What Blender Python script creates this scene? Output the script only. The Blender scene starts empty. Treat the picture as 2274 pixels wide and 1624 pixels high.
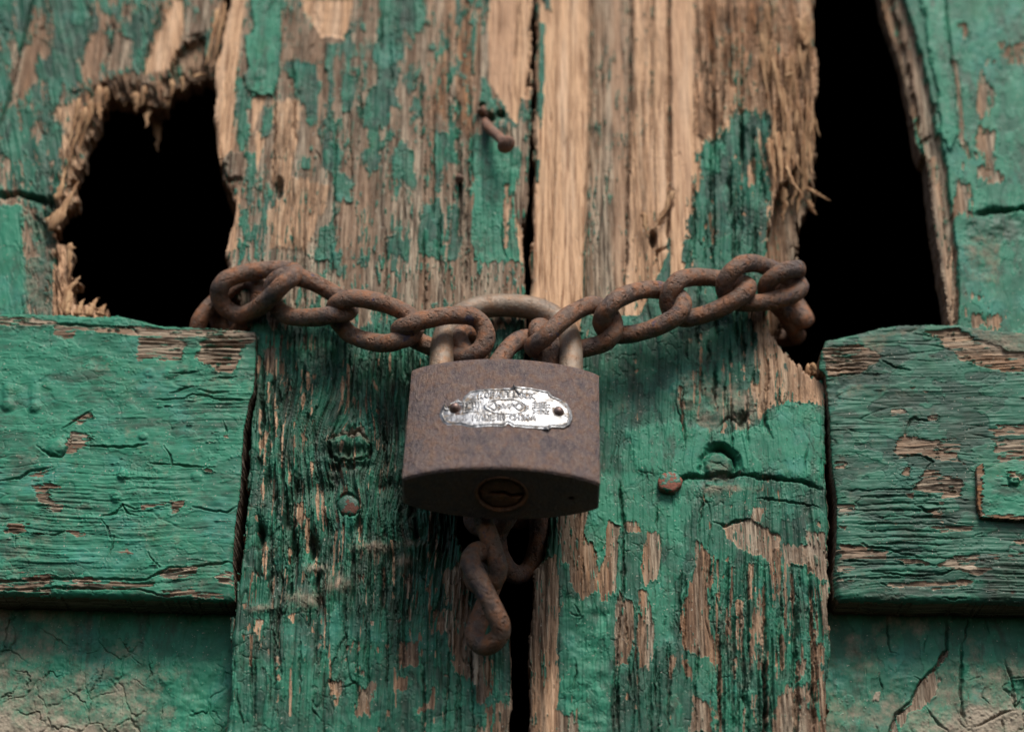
import bpy, bmesh, math, random
import numpy as np
from mathutils import Vector, Matrix, Quaternion

random.seed(7)
RES = 0.205         # mm between surface samples inside the frame

# ------------------------------------------------------------------ camera, world, sun, exposure
SC = bpy.context.scene
PITCH = math.radians(25.0)
LENS = 65.0
UW, UH = 2273.0, 1624.0                 # pixel frame used while measuring the photograph
DIST = 0.34 * LENS / 36.0
F_PX = LENS / 36.0 * UW
CD = np.array([0, math.cos(PITCH), math.sin(PITCH)])
CU = np.array([0, -math.sin(PITCH), math.cos(PITCH)])
CP = -DIST * CD
cam_d = bpy.data.cameras.new('camera')
cam = bpy.data.objects.new('camera', cam_d)
SC.collection.objects.link(cam)
cam.location = CP
cam.rotation_euler = (math.radians(90) + PITCH, 0, 0)
cam_d.lens = LENS; cam_d.sensor_width = 36.0
cam_d.clip_start = 0.02; cam_d.clip_end = 60
cam_d.dof.use_dof = True
cam_d.dof.focus_distance = 0.588
cam_d.dof.aperture_fstop = 5.6
SC.camera = cam

w = bpy.data.worlds.new('World'); SC.world = w; w.use_nodes = True
nt = w.node_tree; nt.nodes.clear()
sky = nt.nodes.new('ShaderNodeTexSky'); sky.sky_type = 'NISHITA'; sky.sun_disc = False
SUN_EL, SUN_AZ = math.radians(54), math.radians(160)      # azimuth measured from +Y, clockwise
sky.sun_elevation = SUN_EL; sky.sun_rotation = SUN_AZ
sky.air_density = 1.0; sky.dust_density = 3.0; sky.ozone_density = 0.6
bg = nt.nodes.new('ShaderNodeBackground'); bg.inputs['Strength'].default_value = 0.085
wo = nt.nodes.new('ShaderNodeOutputWorld')
nt.links.new(sky.outputs[0], bg.inputs[0]); nt.links.new(bg.outputs[0], wo.inputs[0])
sd = bpy.data.lights.new('sun', 'SUN'); sd.energy = 2.8; sd.angle = math.radians(24); sd.color = (1, 0.96, 0.9)
so = bpy.data.objects.new('sun', sd); SC.collection.objects.link(so)
sdir = Vector((math.sin(SUN_AZ) * math.cos(SUN_EL), math.cos(SUN_AZ) * math.cos(SUN_EL), math.sin(SUN_EL)))
so.rotation_euler = sdir.to_track_quat('Z', 'Y').to_euler()
SC.view_settings.view_transform = 'Standard'
SC.view_settings.look = 'None'
SC.view_settings.exposure = 0.50
SC.view_settings.gamma = 1.0
SC.view_settings.use_curve_mapping = False
SC.cycles.use_denoising = True
SC.cycles.max_bounces = 5
SC.cycles.diffuse_bounces = 3

# ------------------------------------------------------------------ helpers: projection
def at(px, py, y=0.0):
    """photo pixel -> world point on the plane Y = y"""
    d = CD * F_PX + np.array([1.0, 0, 0]) * (px - UW / 2) + CU * (UH / 2 - py)
    t = (y - CP[1]) / d[1]
    return CP + d * t

def project(x, y, z):
    dx, dy, dz = x - CP[0], y - CP[1], z - CP[2]
    f = dy * CD[1] + dz * CD[2]
    return UW / 2 + F_PX * dx / f, UH / 2 - F_PX * (dy * CU[1] + dz * CU[2]) / f

CROPS = {'A': (0, 0), 'B': (749.2, 0), 'C': (1496, 0), 'D': (0, 532.7), 'E': (1496, 532.7),
         'F': (0, 1068.8), 'G': (749.2, 1068.8), 'H': (1496, 1068.8)}
def P(c, *pts):
    ox, oy = CROPS[c]
    return [(ox + x / 2.927, oy + y / 2.927) for x, y in pts]

# ------------------------------------------------------------------ helpers: noise
def _h(ix, iy, seed):
    with np.errstate(over='ignore'):
        v = ix.astype(np.uint32) * np.uint32(374761393) + iy.astype(np.uint32) * np.uint32(668265263) + np.uint32((seed * 2246822519) & 0xffffffff)
        v = (v ^ (v >> np.uint32(13))) * np.uint32(1274126177)
        v = (v ^ (v >> np.uint32(16))) * np.uint32(2654435761)
        v = v ^ (v >> np.uint32(15))
    return v.astype(np.float32) * np.float32(1 / 4294967296.0)

def vn(x, y, seed=0):
    x = x.astype(np.float32); y = y.astype(np.float32)
    fx = np.floor(x); fy = np.floor(y)
    ix = fx.astype(np.int32); iy = fy.astype(np.int32)
    tx = x - fx; ty = y - fy
    tx = tx * tx * (3 - 2 * tx); ty = ty * ty * (3 - 2 * ty)
    a = _h(ix, iy, seed); b = _h(ix + 1, iy, seed); c = _h(ix, iy + 1, seed); d = _h(ix + 1, iy + 1, seed)
    return ((a + (b - a) * tx) * (1 - ty) + (c + (d - c) * tx) * ty) * 2 - 1

def fbm(x, y, o=3, seed=0, g=0.5):
    s = 0; a = 1; n = 0
    for i in range(o):
        s = s + a * vn(x, y, seed + i * 17); n += a
        x = x * 2.03 + 3.1; y = y * 2.03 + 1.7; a *= g
    return s / n

def vor(x, y, seed=0):
    x = x.astype(np.float32); y = y.astype(np.float32)
    fx = np.floor(x); fy = np.floor(y)
    ix = fx.astype(np.int32); iy = fy.astype(np.int32)
    f1 = np.full(x.shape, 9, np.float32); f2 = f1.copy(); cr = f1 * 0
    for dx in (-1, 0, 1):
        for dy in (-1, 0, 1):
            jx = ix + dx; jy = iy + dy
            d = (jx + _h(jx, jy, seed) - x) ** 2 + (jy + _h(jx, jy, seed + 5) - y) ** 2
            m = d < f1
            f2 = np.where(m, f1, np.minimum(f2, d))
            cr = np.where(m, _h(jx, jy, seed + 9), cr)
            f1 = np.where(m, d, f1)
    return np.sqrt(f1), np.sqrt(f2), cr

def ss(a, b, x):
    t = np.clip((x - a) / (b - a), 0, 1)
    return t * t * (3 - 2 * t)

def poly_sdf(poly, X, Y):
    d = np.full(X.shape, 1e12, np.float32); ins = np.zeros(X.shape, bool)
    n = len(poly)
    for i in range(n):
        ax, ay = poly[i]; bx, by = poly[(i + 1) % n]
        ex, ey = bx - ax, by - ay
        wx, wy = X - ax, Y - ay
        t = np.clip((wx * ex + wy * ey) / (ex * ex + ey * ey + 1e-9), 0, 1)
        d = np.minimum(d, (wx - ex * t) ** 2 + (wy - ey * t) ** 2)
        if ay != by:
            c = ((ay > Y) != (by > Y)) & (X < (bx - ax) * (Y - ay) / (by - ay) + ax)
            ins ^= c
    d = np.sqrt(d)
    return np.where(ins, d, -d)

def line_dist(pts, X, Y):
    d = np.full(X.shape, 1e12, np.float32)
    for (ax, ay), (bx, by) in zip(pts[:-1], pts[1:]):
        ex, ey = bx - ax, by - ay
        wx, wy = X - ax, Y - ay
        t = np.clip((wx * ex + wy * ey) / (ex * ex + ey * ey + 1e-9), 0, 1)
        d = np.minimum(d, (wx - ex * t) ** 2 + (wy - ey * t) ** 2)
    return np.sqrt(d)

# ------------------------------------------------------------------ helpers: materials
class N:
    def __init__(s, name):
        s.m = bpy.data.materials.new(name); s.m.use_nodes = True
        s.t = s.m.node_tree; s.t.nodes.clear()
        s.out = s.t.nodes.new('ShaderNodeOutputMaterial')
        s.b = s.t.nodes.new('ShaderNodeBsdfPrincipled')
        s.t.links.new(s.b.outputs[0], s.out.inputs[0])
        s.tc = s.t.nodes.new('ShaderNodeTexCoord')
    def put(s, v, inp):
        if isinstance(v, (int, float)): inp.default_value = v
        elif isinstance(v, tuple):
            inp.default_value = v + (1,) if len(v) == 3 and inp.type == 'RGBA' else v
        else: s.t.links.new(v, inp)
    def noise(s, scale, detail=4, rough=.55, vec=None, stretch=(1, 1, 1), seed=0):
        n = s.t.nodes.new('ShaderNodeTexNoise')
        mp = s.t.nodes.new('ShaderNodeMapping')
        s.t.links.new(vec or s.tc.outputs['Object'], mp.inputs[0])
        mp.inputs['Scale'].default_value = stretch
        mp.inputs['Location'].default_value = (seed * 3.7, seed * 1.3, seed * 2.1)
        s.t.links.new(mp.outputs[0], n.inputs['Vector'])
        n.inputs['Scale'].default_value = scale; n.inputs['Detail'].default_value = detail
        n.inputs['Roughness'].default_value = rough
        return n.outputs['Fac']
    def math(s, op, a, b=0.0, clamp=False):
        n = s.t.nodes.new('ShaderNodeMath'); n.operation = op; n.use_clamp = clamp
        s.put(a, n.inputs[0]); s.put(b, n.inputs[1]); return n.outputs[0]
    def ramp(s, v, a, b, lo=0.0, hi=1.0):
        n = s.t.nodes.new('ShaderNodeMapRange'); n.interpolation_type = 'SMOOTHSTEP'
        s.put(v, n.inputs['Value']); s.put(a, n.inputs['From Min']); s.put(b, n.inputs['From Max'])
        s.put(lo, n.inputs['To Min']); s.put(hi, n.inputs['To Max']); return n.outputs[0]
    def mix(s, f, a, b, mode='MIX'):
        n = s.t.nodes.new('ShaderNodeMix'); n.data_type = 'RGBA'; n.blend_type = mode
        s.put(f, n.inputs['Factor']); s.put(a, n.inputs['A']if False else n.inputs[6]); s.put(b, n.inputs[7])
        return n.outputs[2]
    def attr(s, name):
        n = s.t.nodes.new('ShaderNodeAttribute'); n.attribute_name = name
        sp = s.t.nodes.new('ShaderNodeSeparateColor'); s.t.links.new(n.outputs['Color'], sp.inputs[0])
        return sp.outputs[0], sp.outputs[1], sp.outputs[2], n.outputs['Alpha']
    def bump(s, h, dist, strength=1.0, prev=None):
        n = s.t.nodes.new('ShaderNodeBump'); n.inputs['Distance'].default_value = dist
        n.inputs['Strength'].default_value = strength
        s.t.links.new(h, n.inputs['Height'])
        if prev: s.t.links.new(prev, n.inputs['Normal'])
        return n.outputs[0]

PAINT_D = (0.008, 0.044, 0.028)
PAINT_T = (0.022, 0.190, 0.110)
def painted_wood(name, st, seed):
    """st: noise stretch with the grain direction squeezed"""
    k = N(name)
    pf, fresh, dust, tone = k.attr('ma')
    dirt, warm, lay, var = k.attr('mb')   # alpha carries which coat shows
    n1 = k.noise(900, 3, .6, seed=seed)
    n2 = k.noise(120, 4, .6, seed=seed + 1)
    n3 = k.noise(28, 3, .5, seed=seed + 2)
    grain = k.noise(1000, 5, .6, stretch=st, seed=seed + 3)
    grain2 = k.noise(190, 3, .6, stretch=st, seed=seed + 4)
    p = k.math('ADD', pf, k.math('MULTIPLY', k.math('SUBTRACT', n1, .5), .12))
    p = k.ramp(p, .485, .52)
    # paint colour: deep green to teal, slightly blotchy
    t = k.math('ADD', k.math('ADD', tone, k.math('MULTIPLY', var, .3)), k.math('MULTIPLY', k.math('SUBTRACT', n2, .5), .9))
    t = k.math('ADD', t, k.math('MULTIPLY', k.math('SUBTRACT', n3, .5), .5), True)
    pc = k.mix(t, PAINT_D, PAINT_T)
    t4 = k.math('ADD', k.math('MULTIPLY', t, .85), .15)
    pc = k.mix(k.math('MULTIPLY', t4, k.ramp(k.noise(60, 3, .6, seed=seed + 8), .52, .72, 0, .65)), pc, (0.034, 0.210, 0.165))
    pc = k.mix(k.math('MULTIPLY', t4, k.ramp(k.noise(75, 4, .65, seed=seed + 9), .54, .72, 0, .7)), pc, (0.012, 0.115, 0.048))
    # scuffed light grey-green film
    pc = k.mix(k.math('MULTIPLY', t4, k.ramp(k.noise(210, 5, .7, seed=seed + 6), .53, .73, 0, .6)), pc, (0.11, 0.235, 0.18))
    pc = k.mix(k.ramp(k.noise(140, 6, .75, stretch=tuple(max(a, .35) for a in st), seed=seed + 16), .48, .66, 0, .72), pc, (0.030, 0.052, 0.034))
    # wood colour
    wg = k.mix(k.ramp(grain, .3, .68), (0.055, 0.040, 0.028), (0.46, 0.38, 0.28))
    wt = k.mix(k.ramp(grain, .25, .62), (0.20, 0.095, 0.045), (0.66, 0.42, 0.255))
    wt = k.mix(k.ramp(grain2, .45, .75, 0, .5), wt, (0.76, 0.56, 0.40))
    wo_ = k.mix(k.ramp(grain, .35, .7), (0.075, 0.036, 0.018), (0.36, 0.17, 0.075))
    wg = k.mix(k.ramp(grain2, .4, .62, 0, .6), wg, (0.16, 0.085, 0.05))
    f2 = k.math('ADD', fresh, k.math('MULTIPLY', k.math('SUBTRACT', grain2, .5), .9), True)
    wc = k.mix(k.ramp(f2, .2, .75), wg, wt)
    wc = k.mix(k.ramp(k.noise(620, 5, .7, stretch=st, seed=seed + 17), .50, .66, 0, k.ramp(f2, .5, 1.0, .75, .30)), wc, (0.075, 0.045, 0.026))
    wt2 = k.noise(75, 3, .5, stretch=st, seed=seed + 14)
    wc = k.mix(k.math('MULTIPLY', k.ramp(wt2, .5, .62, 0, .5), f2), wc, (0.46, 0.28, 0.18))
    wc = k.mix(k.math('MULTIPLY', warm, k.ramp(k.noise(150, 4, .6, stretch=st, seed=seed + 15), .38, .62)), wc, wo_)
    col = k.mix(p, wc, pc)
    ed = k.math('MULTIPLY', k.ramp(pf, .50, .53), k.ramp(pf, .545, .60, 1, 0))
    col = k.mix(k.math('MULTIPLY', ed, .40), col, (0.20, 0.28, 0.20))
    # dust and dirt, with crevice shade put into the dark tint
    dn = k.math('ADD', dust, k.math('MULTIPLY', k.math('SUBTRACT', k.noise(230, 6, .72, seed=seed + 5), .5), 1.3))
    dn = k.math('ADD', dn, k.math('MULTIPLY', k.math('SUBTRACT', k.noise(55, 3, .6, seed=seed + 12), .5), .7))
    col = k.mix(k.ramp(dn, .28, .92, 0, .9), col, k.mix(n2, (0.20, 0.165, 0.12), (0.42, 0.33, 0.255)))
    col = k.mix(k.math('MULTIPLY', dirt, .85), col, (0.022, 0.017, 0.012))
    sp = k.noise(1150, 2, .5, seed=seed + 7)
    col = k.mix(k.math('MULTIPLY', k.ramp(sp, .68, .74), .6), col, (0.42, 0.40, 0.33))
    k.put(col, k.b.inputs['Base Color'])
    r = k.math('ADD', k.math('MULTIPLY', p, -.34), .94)
    r = k.math('ADD', r, k.math('MULTIPLY', k.ramp(dn, .3, .7), .35), True)
    r = k.math('SUBTRACT', r, k.math('MULTIPLY', k.math('SUBTRACT', n2, .5), .3), True)
    k.put(r, k.b.inputs['Roughness'])
    k.b.inputs['Specular IOR Level'].default_value = .38
    hh = k.math('ADD', k.math('MULTIPLY', grain, k.ramp(p, 0, 1, 1.0, .18)), k.math('MULTIPLY', n1, .35))
    b = k.bump(hh, .00020, .7)
    b = k.bump(k.noise(330, 4, .6, seed=seed + 11), .00022, k.ramp(p, 0, 1, .6, .25), b) if False else k.bump(k.noise(420, 3, .55, seed=seed + 11), .00016, .35, b)
    k.put(b, k.b.inputs['Normal'])
    return k.m

def rust(name, base, orange, dark, seed, blue=.2, rough=.62, metal=.35, sc=1.0, bumpd=.0003, scale3=(1,1,1), pits=1.0):
    k = N(name)
    oi = k.t.nodes.new('ShaderNodeObjectInfo')
    va = k.t.nodes.new('ShaderNodeVectorMath'); va.operation = 'ADD'
    k.t.links.new(k.tc.outputs['Object'], va.inputs[0]); k.t.links.new(oi.outputs['Location'], va.inputs[1])
    v = va.outputs[0]
    a = k.noise(260 * sc, 5, .65, v, seed=seed)
    b = k.noise(750 * sc, 5, .75, v, scale3, seed=seed + 1)
    pit = k.ramp(k.noise(480 * sc, 3, .6, v, seed=seed + 6), .56, .70)
    c = k.noise(110 * sc, 3, .6, v, seed=seed + 2)
    col = k.mix(k.ramp(a, .38, .66), base, orange)
    col = k.mix(k.ramp(c, .52, .66, 0, .8), col, dark)
    col = k.mix(k.ramp(k.noise(170 * sc, 4, .6, v, seed=seed + 4), .63, .70, 0, blue), col, (0.022, 0.030, 0.085))
    col = k.mix(k.ramp(b, .35, .75, 0, .55), col, k.mix(.5, base, (0.42, 0.33, 0.26)))
    col = k.mix(k.ramp(k.noise(1700 * sc, 2, .5, v, seed=seed + 3), .66, .74, 0, .5), col, (0.45, 0.38, 0.30))
    col = k.mix(k.math('MULTIPLY', pit, .40 * pits), col, tuple(c_ * .35 for c_ in orange))
    k.put(col, k.b.inputs['Base Color'])
    k.b.inputs['Metallic'].default_value = metal
    k.put(k.ramp(b, .2, .8, rough - .12, rough + .2), k.b.inputs['Roughness'])
    col2 = col
    n = k.bump(k.math('SUBTRACT', b, k.math('MULTIPLY', pit, .8 * pits)), bumpd * 1.6, 1.0)
    n = k.bump(a, bumpd * 2.2, .7, n)
    k.put(n, k.b.inputs['Normal'])
    return k.m

M_VERT = painted_wood('peeling_green_paint_on_upright_wood', (1, 1, .06), 1)
M_HORI = painted_wood('peeling_green_paint_on_level_wood', (.06, 1, 1), 21)
M_RUST = rust('rusted_chain_steel', (0.13, 0.080, 0.058), (0.27, 0.105, 0.042), (0.040, 0.036, 0.042), 3, .85, .6, .3, 1.0, .00042)
M_LOCK = rust('rust_brown_lock_casting', (0.100, 0.071, 0.070), (0.135, 0.074, 0.050), (0.055, 0.045, 0.054), 8, 0, .52, .4, 1.15, .00055, (1, 1, .40), .12)
M_SHACK = rust('worn_grey_shackle_steel', (0.21, 0.165, 0.125), (0.21, 0.115, 0.06), (0.12, 0.10, 0.085), 12, 0, .52, .4, 1.0, .00018, (1, 1, 1), .5)
M_CYL = rust('dark_rusted_key_plug', (0.14, 0.055, 0.025), (0.26, 0.10, 0.035), (0.05, 0.025, 0.015), 14, 0, .7, .2, 1.2)
M_RIVET = rust('dark_steel_rivet', (0.20, 0.14, 0.13), (0.22, 0.12, 0.08), (0.15, 0.11, 0.11), 18, 0, .38, .7, 1.0, .00008, (1, 1, 1), 0)
M_NAIL = rust('rusted_nail_iron', (0.16, 0.085, 0.060), (0.24, 0.10, 0.055), (0.07, 0.045, 0.035), 16, 0, .7, .15)

def silver():
    k = N('tarnished_silver_foil')
    lo, _, _, _ = k.attr('ma')
    n = k.noise(900, 4, .7, seed=2); n2 = k.noise(350, 4, .6, seed=3)
    f = k.math('ADD', lo, k.math('MULTIPLY', k.math('SUBTRACT', n, .5), .9))
    f = k.math('ADD', f, k.math('MULTIPLY', k.math('SUBTRACT', n2, .5), .7))
    f = k.ramp(f, .28, .66)
    k.put(k.mix(f, k.mix(k.ramp(n2, .35, .65), (0.13, 0.125, 0.12), (0.34, 0.35, 0.365)), (0.19, 0.135, 0.085)), k.b.inputs['Base Color'])
    k.put(k.ramp(f, 0, 1, .85, .05), k.b.inputs['Metallic'])
    k.put(k.ramp(f, 0, 1, .42, .75), k.b.inputs['Roughness'])
    k.put(k.bump(n2, .00025, .5), k.b.inputs['Normal'])
    return k.m
M_SILVER = silver()

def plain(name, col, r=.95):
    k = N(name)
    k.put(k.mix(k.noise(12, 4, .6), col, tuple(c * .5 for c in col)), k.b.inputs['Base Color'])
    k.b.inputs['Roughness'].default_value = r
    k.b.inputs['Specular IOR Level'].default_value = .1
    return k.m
M_DARK = plain('unlit_room_black', (0.012, 0.012, 0.012))  # darkness of the unlit room put into a near-black wall colour

def fibre_mat():
    k = N('split_dry_wood_fibre')
    g = k.noise(900, 4, .6, stretch=(1, 1, .1), seed=5); n = k.noise(120, 3, .6, seed=6)
    c = k.mix(k.ramp(g, .3, .7), (0.20, 0.10, 0.05), (0.50, 0.32, 0.18))
    c = k.mix(k.ramp(n, .5, .8, 0, .6), c, (0.14, 0.10, 0.07))
    k.put(c, k.b.inputs['Base Color']); k.b.inputs['Roughness'].default_value = .95
    k.b.inputs['Specular IOR Level'].default_value = .2
    k.put(k.bump(g, .0003, .9), k.b.inputs['Normal'])
    return k.m
M_FIBRE = fibre_mat()

# ------------------------------------------------------------------ helpers: objects
def empty(name, label=None, cat=None, loc=(0, 0, 0), group=None):
    o = bpy.data.objects.new(name, None); SC.collection.objects.link(o)
    o.location = loc; o.empty_display_size = .01
    if label: o['label'] = label
    if cat: o['category'] = cat
    if group: o['group'] = group
    return o

def mesh_np(name, co, quads, mat, parent=None, ma=None, mb=None, loc=None):
    me = bpy.data.meshes.new(name)
    me.vertices.add(len(co)); me.vertices.foreach_set('co', np.asarray(co, np.float32).ravel())
    q = np.asarray(quads, np.int32); nf = len(q); k = q.shape[1]
    me.loops.add(nf * k); me.loops.foreach_set('vertex_index', q.ravel())
    me.polygons.add(nf)
    me.polygons.foreach_set('loop_start', np.arange(nf, dtype=np.int32) * k)
    me.update(calc_edges=True)
    me.polygons.foreach_set('use_smooth', np.ones(nf, bool))
    for nm, arr in (('ma', ma), ('mb', mb)):
        if arr is not None:
            a = me.attributes.new(nm, 'FLOAT_COLOR', 'POINT')
            a.data.foreach_set('color', np.asarray(arr, np.float32).ravel())
    me.materials.append(mat)
    o = bpy.data.objects.new(name, me); SC.collection.objects.link(o)
    if parent: o.parent = parent
    if loc is not None: o.location = loc
    return o

def from_bm(name, bm, mat, parent=None, smooth=True):
    bmesh.ops.recalc_face_normals(bm, faces=bm.faces)
    me = bpy.data.meshes.new(name); bm.to_mesh(me); bm.free()
    for p in me.polygons: p.use_smooth = smooth
    me.materials.append(mat)
    o = bpy.data.objects.new(name, me); SC.collection.objects.link(o)
    if parent: o.parent = parent
    return o

# ------------------------------------------------------------------ weathered board: relief and marks
class Board:
    def __init__(s, bbox, yf, grain='v', tilt=0.0, seed=0, res=None, knots=()):
        res = (res or RES) * .001
        s.yf = yf; s.seed = seed
        x0, y0, x1, y1 = bbox
        zs = [at(UW / 2, y0, yf)[2], at(UW / 2, y1, yf)[2]]
        xs = [at(x0, y0, yf)[0], at(x0, y1, yf)[0], at(x1, y0, yf)[0], at(x1, y1, yf)[0]]
        def axis(a, b, fa, fb):
            mid = np.arange(max(a, fa), min(b, fb) + res, res)
            lo = np.arange(a, max(a, fa), res * 4) if a < fa else np.array([])
            hi = np.arange(min(b, fb) + res, b, res * 4) if b > fb else np.array([])
            return np.concatenate([lo[lo < mid[0] - res * .5], mid, hi[hi > mid[-1] + res * .5]])
        fx = .185; fz0 = at(0, UH + 25, yf)[2]; fz1 = at(0, -25, yf)[2]
        ax = axis(min(xs), max(xs), -fx, fx); az = axis(min(zs), max(zs), fz0, fz1)[::-1]
        s.X, s.Z = np.meshgrid(ax.astype(np.float32), az.astype(np.float32))
        px, py = project(s.X.astype(np.float64), yf, s.Z.astype(np.float64))
        s.PX = px.astype(np.float32); s.PY = py.astype(np.float32)
        # grain coordinates in mm*6.7 so that they read like photo pixels
        gx, gz = s.X * 6685, -s.Z * 6685
        wob = fbm(gx / 160, gz / 200, 2, seed + 90) * 9
        if grain == 'h': c, g = gz, gx
        else: c, g = gx, gz
        ca, sa = math.cos(tilt), math.sin(tilt)
        s.C = (c * ca + g * sa + wob).astype(np.float32); s.G = (-c * sa + g * ca).astype(np.float32)
        for kx, ky, rx, ry in knots:
            s.C -= (s.PX - kx) * .8 * np.exp(-((s.PX - kx) / rx) ** 2 - ((s.PY - ky) / ry) ** 2)
        sh = s.X.shape
        z = lambda v=0.0: np.full(sh, v, np.float32)
        s.ch = dict(cov=z(), H=z(), fresh=z(), dust=z(), tone=z(.5), dirt=z(), warm=z(), R=z(1), sm=z(), lump=z(), E=z(), S=z())
        f1, f2, cr = vor(s.C / 15 + fbm(s.C / 11, s.G / 11, 2, seed + 3) * .5, s.G / 34, seed + 4)
        s.cr1 = cr; s.edge = f2 - f1
        f1, f2, cr = vor(s.C / 6, s.G / 12, seed + 6); s.cr2 = cr
        s.jit = ((s.cr1 - .5) * 16 + (s.cr2 - .5) * 9 + fbm(s.C / 4, s.G / 12, 3, seed + 8) * 9 + vn(s.C / 13, s.G / 40, seed + 9) * 7 + vn(s.C / 2.7, s.G / 55, seed + 10) * 11 + vn(s.C / 5.5, s.G / 80, seed + 11) * 10).astype(np.float32)
        s.ov = None; s.marks = []
    def win(s, pts, m):
        a = np.array(pts); x0, y0 = a.min(0) - m; x1, y1 = a.max(0) + m
        r = np.where((s.PY[:, 0] >= y0) & (s.PY[:, 0] <= y1))[0]
        c = np.where((s.PX.max(0) >= x0) & (s.PX.min(0) <= x1))[0]
        if len(r) == 0 or len(c) == 0: return None
        return slice(r[0], r[-1] + 1), slice(c[0], c[-1] + 1)
    def paint(s, poly, on=True, j=1.0):
        s.marks.append((poly, on, j))
    def bare(s, poly, j=1.0, **kw):
        s.marks.append((poly, False, j))
        if kw: s.area(poly, aj=min(1, j), **kw)
    def area(s, poly, soft=8, aj=1.0, **kw):
        w = s.win(poly, soft + 4)
        if w is None: return
        d = poly_sdf(poly, s.PX[w], s.PY[w]) + s.jit[w] * .35 * min(1, soft / 4) * aj
        k = ss(-soft / 2, soft / 2, d)
        for c, v in kw.items():
            s.ch[c][w] += (k * v) if c in ('H', 'cov', 'lump', 'E', 'S') else 0
            if c not in ('H', 'cov', 'lump', 'E', 'S'): s.ch[c][w] = s.ch[c][w] * (1 - k) + v * k
    def blob(s, x, y, rx, ry, **kw):
        pts = [(x - rx * 2, y - ry * 2), (x + rx * 2, y + ry * 2)]
        w = s.win(pts, 2)
        if w is None: return
        k = np.exp(-(((s.PX[w] - x) / rx) ** 2 + ((s.PY[w] - y) / ry) ** 2))
        for c, v in kw.items(): s.ch[c][w] += k * v
    def groove(s, pts, wd=2.0, dp=1.0, dirt=.7, warp=3.0, pull=0):
        w = s.win(pts, wd * 5 + warp * 2 + 8)
        if w is None: return
        ws = 14 if warp > 2.5 else 45
        n = fbm(s.PX[w] / ws, s.PY[w] / ws, 3, s.seed + 40, .6) * warp
        n2 = fbm(s.PX[w] / ws + 9, s.PY[w] / ws, 3, s.seed + 41, .6) * warp
        d = line_dist(pts, s.PX[w] + n, s.PY[w] + n2)
        wv = max(wd, 2.0) * (1 + .5 * vn(s.PX[w] / 24, s.PY[w] / 24, s.seed + 42)); dp = dp * (.55 + .45 * min(1, wd / 2.0)); pull = pull * .4; dp = min(dp, .34 * max(wd, 2.0))
        e_ = np.minimum(np.hypot(s.PX[w] - pts[0][0], s.PY[w] - pts[0][1]), np.hypot(s.PX[w] - pts[-1][0], s.PY[w] - pts[-1][1]))
        tp = .25 + .75 * ss(0, 30, e_)
        k = np.exp(-(d / np.maximum(wv * (.5 + .5 * tp), 1.3)) ** 2) * tp
        s.ch['H'][w] -= dp * 1.5 * k; s.ch['dirt'][w] += dirt * .6 * k  # groove darkened in colour as well: crevice shade with some grime
        if pull: s.ch['H'][w] += pull * np.exp(-((d - wd * 2.2) / (wd * 1.5)) ** 2)
    def knob(s, x, y, rx, ry, h, flat=.6, **kw):
        w = s.win([(x - rx * 1.6, y - ry * 1.6), (x + rx * 1.6, y + ry * 1.6)], 2)
        if w is None: return
        r = np.sqrt(((s.PX[w] - x) / rx) ** 2 + ((s.PY[w] - y) / ry) ** 2) + fbm(s.PX[w] / 12, s.PY[w] / 12, 2, 5) * .15
        k = 1 - ss(flat, 1.15, r)
        s.ch['H'][w] += h * k
        for c, v in kw.items(): s.ch[c][w] += k * v

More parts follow.
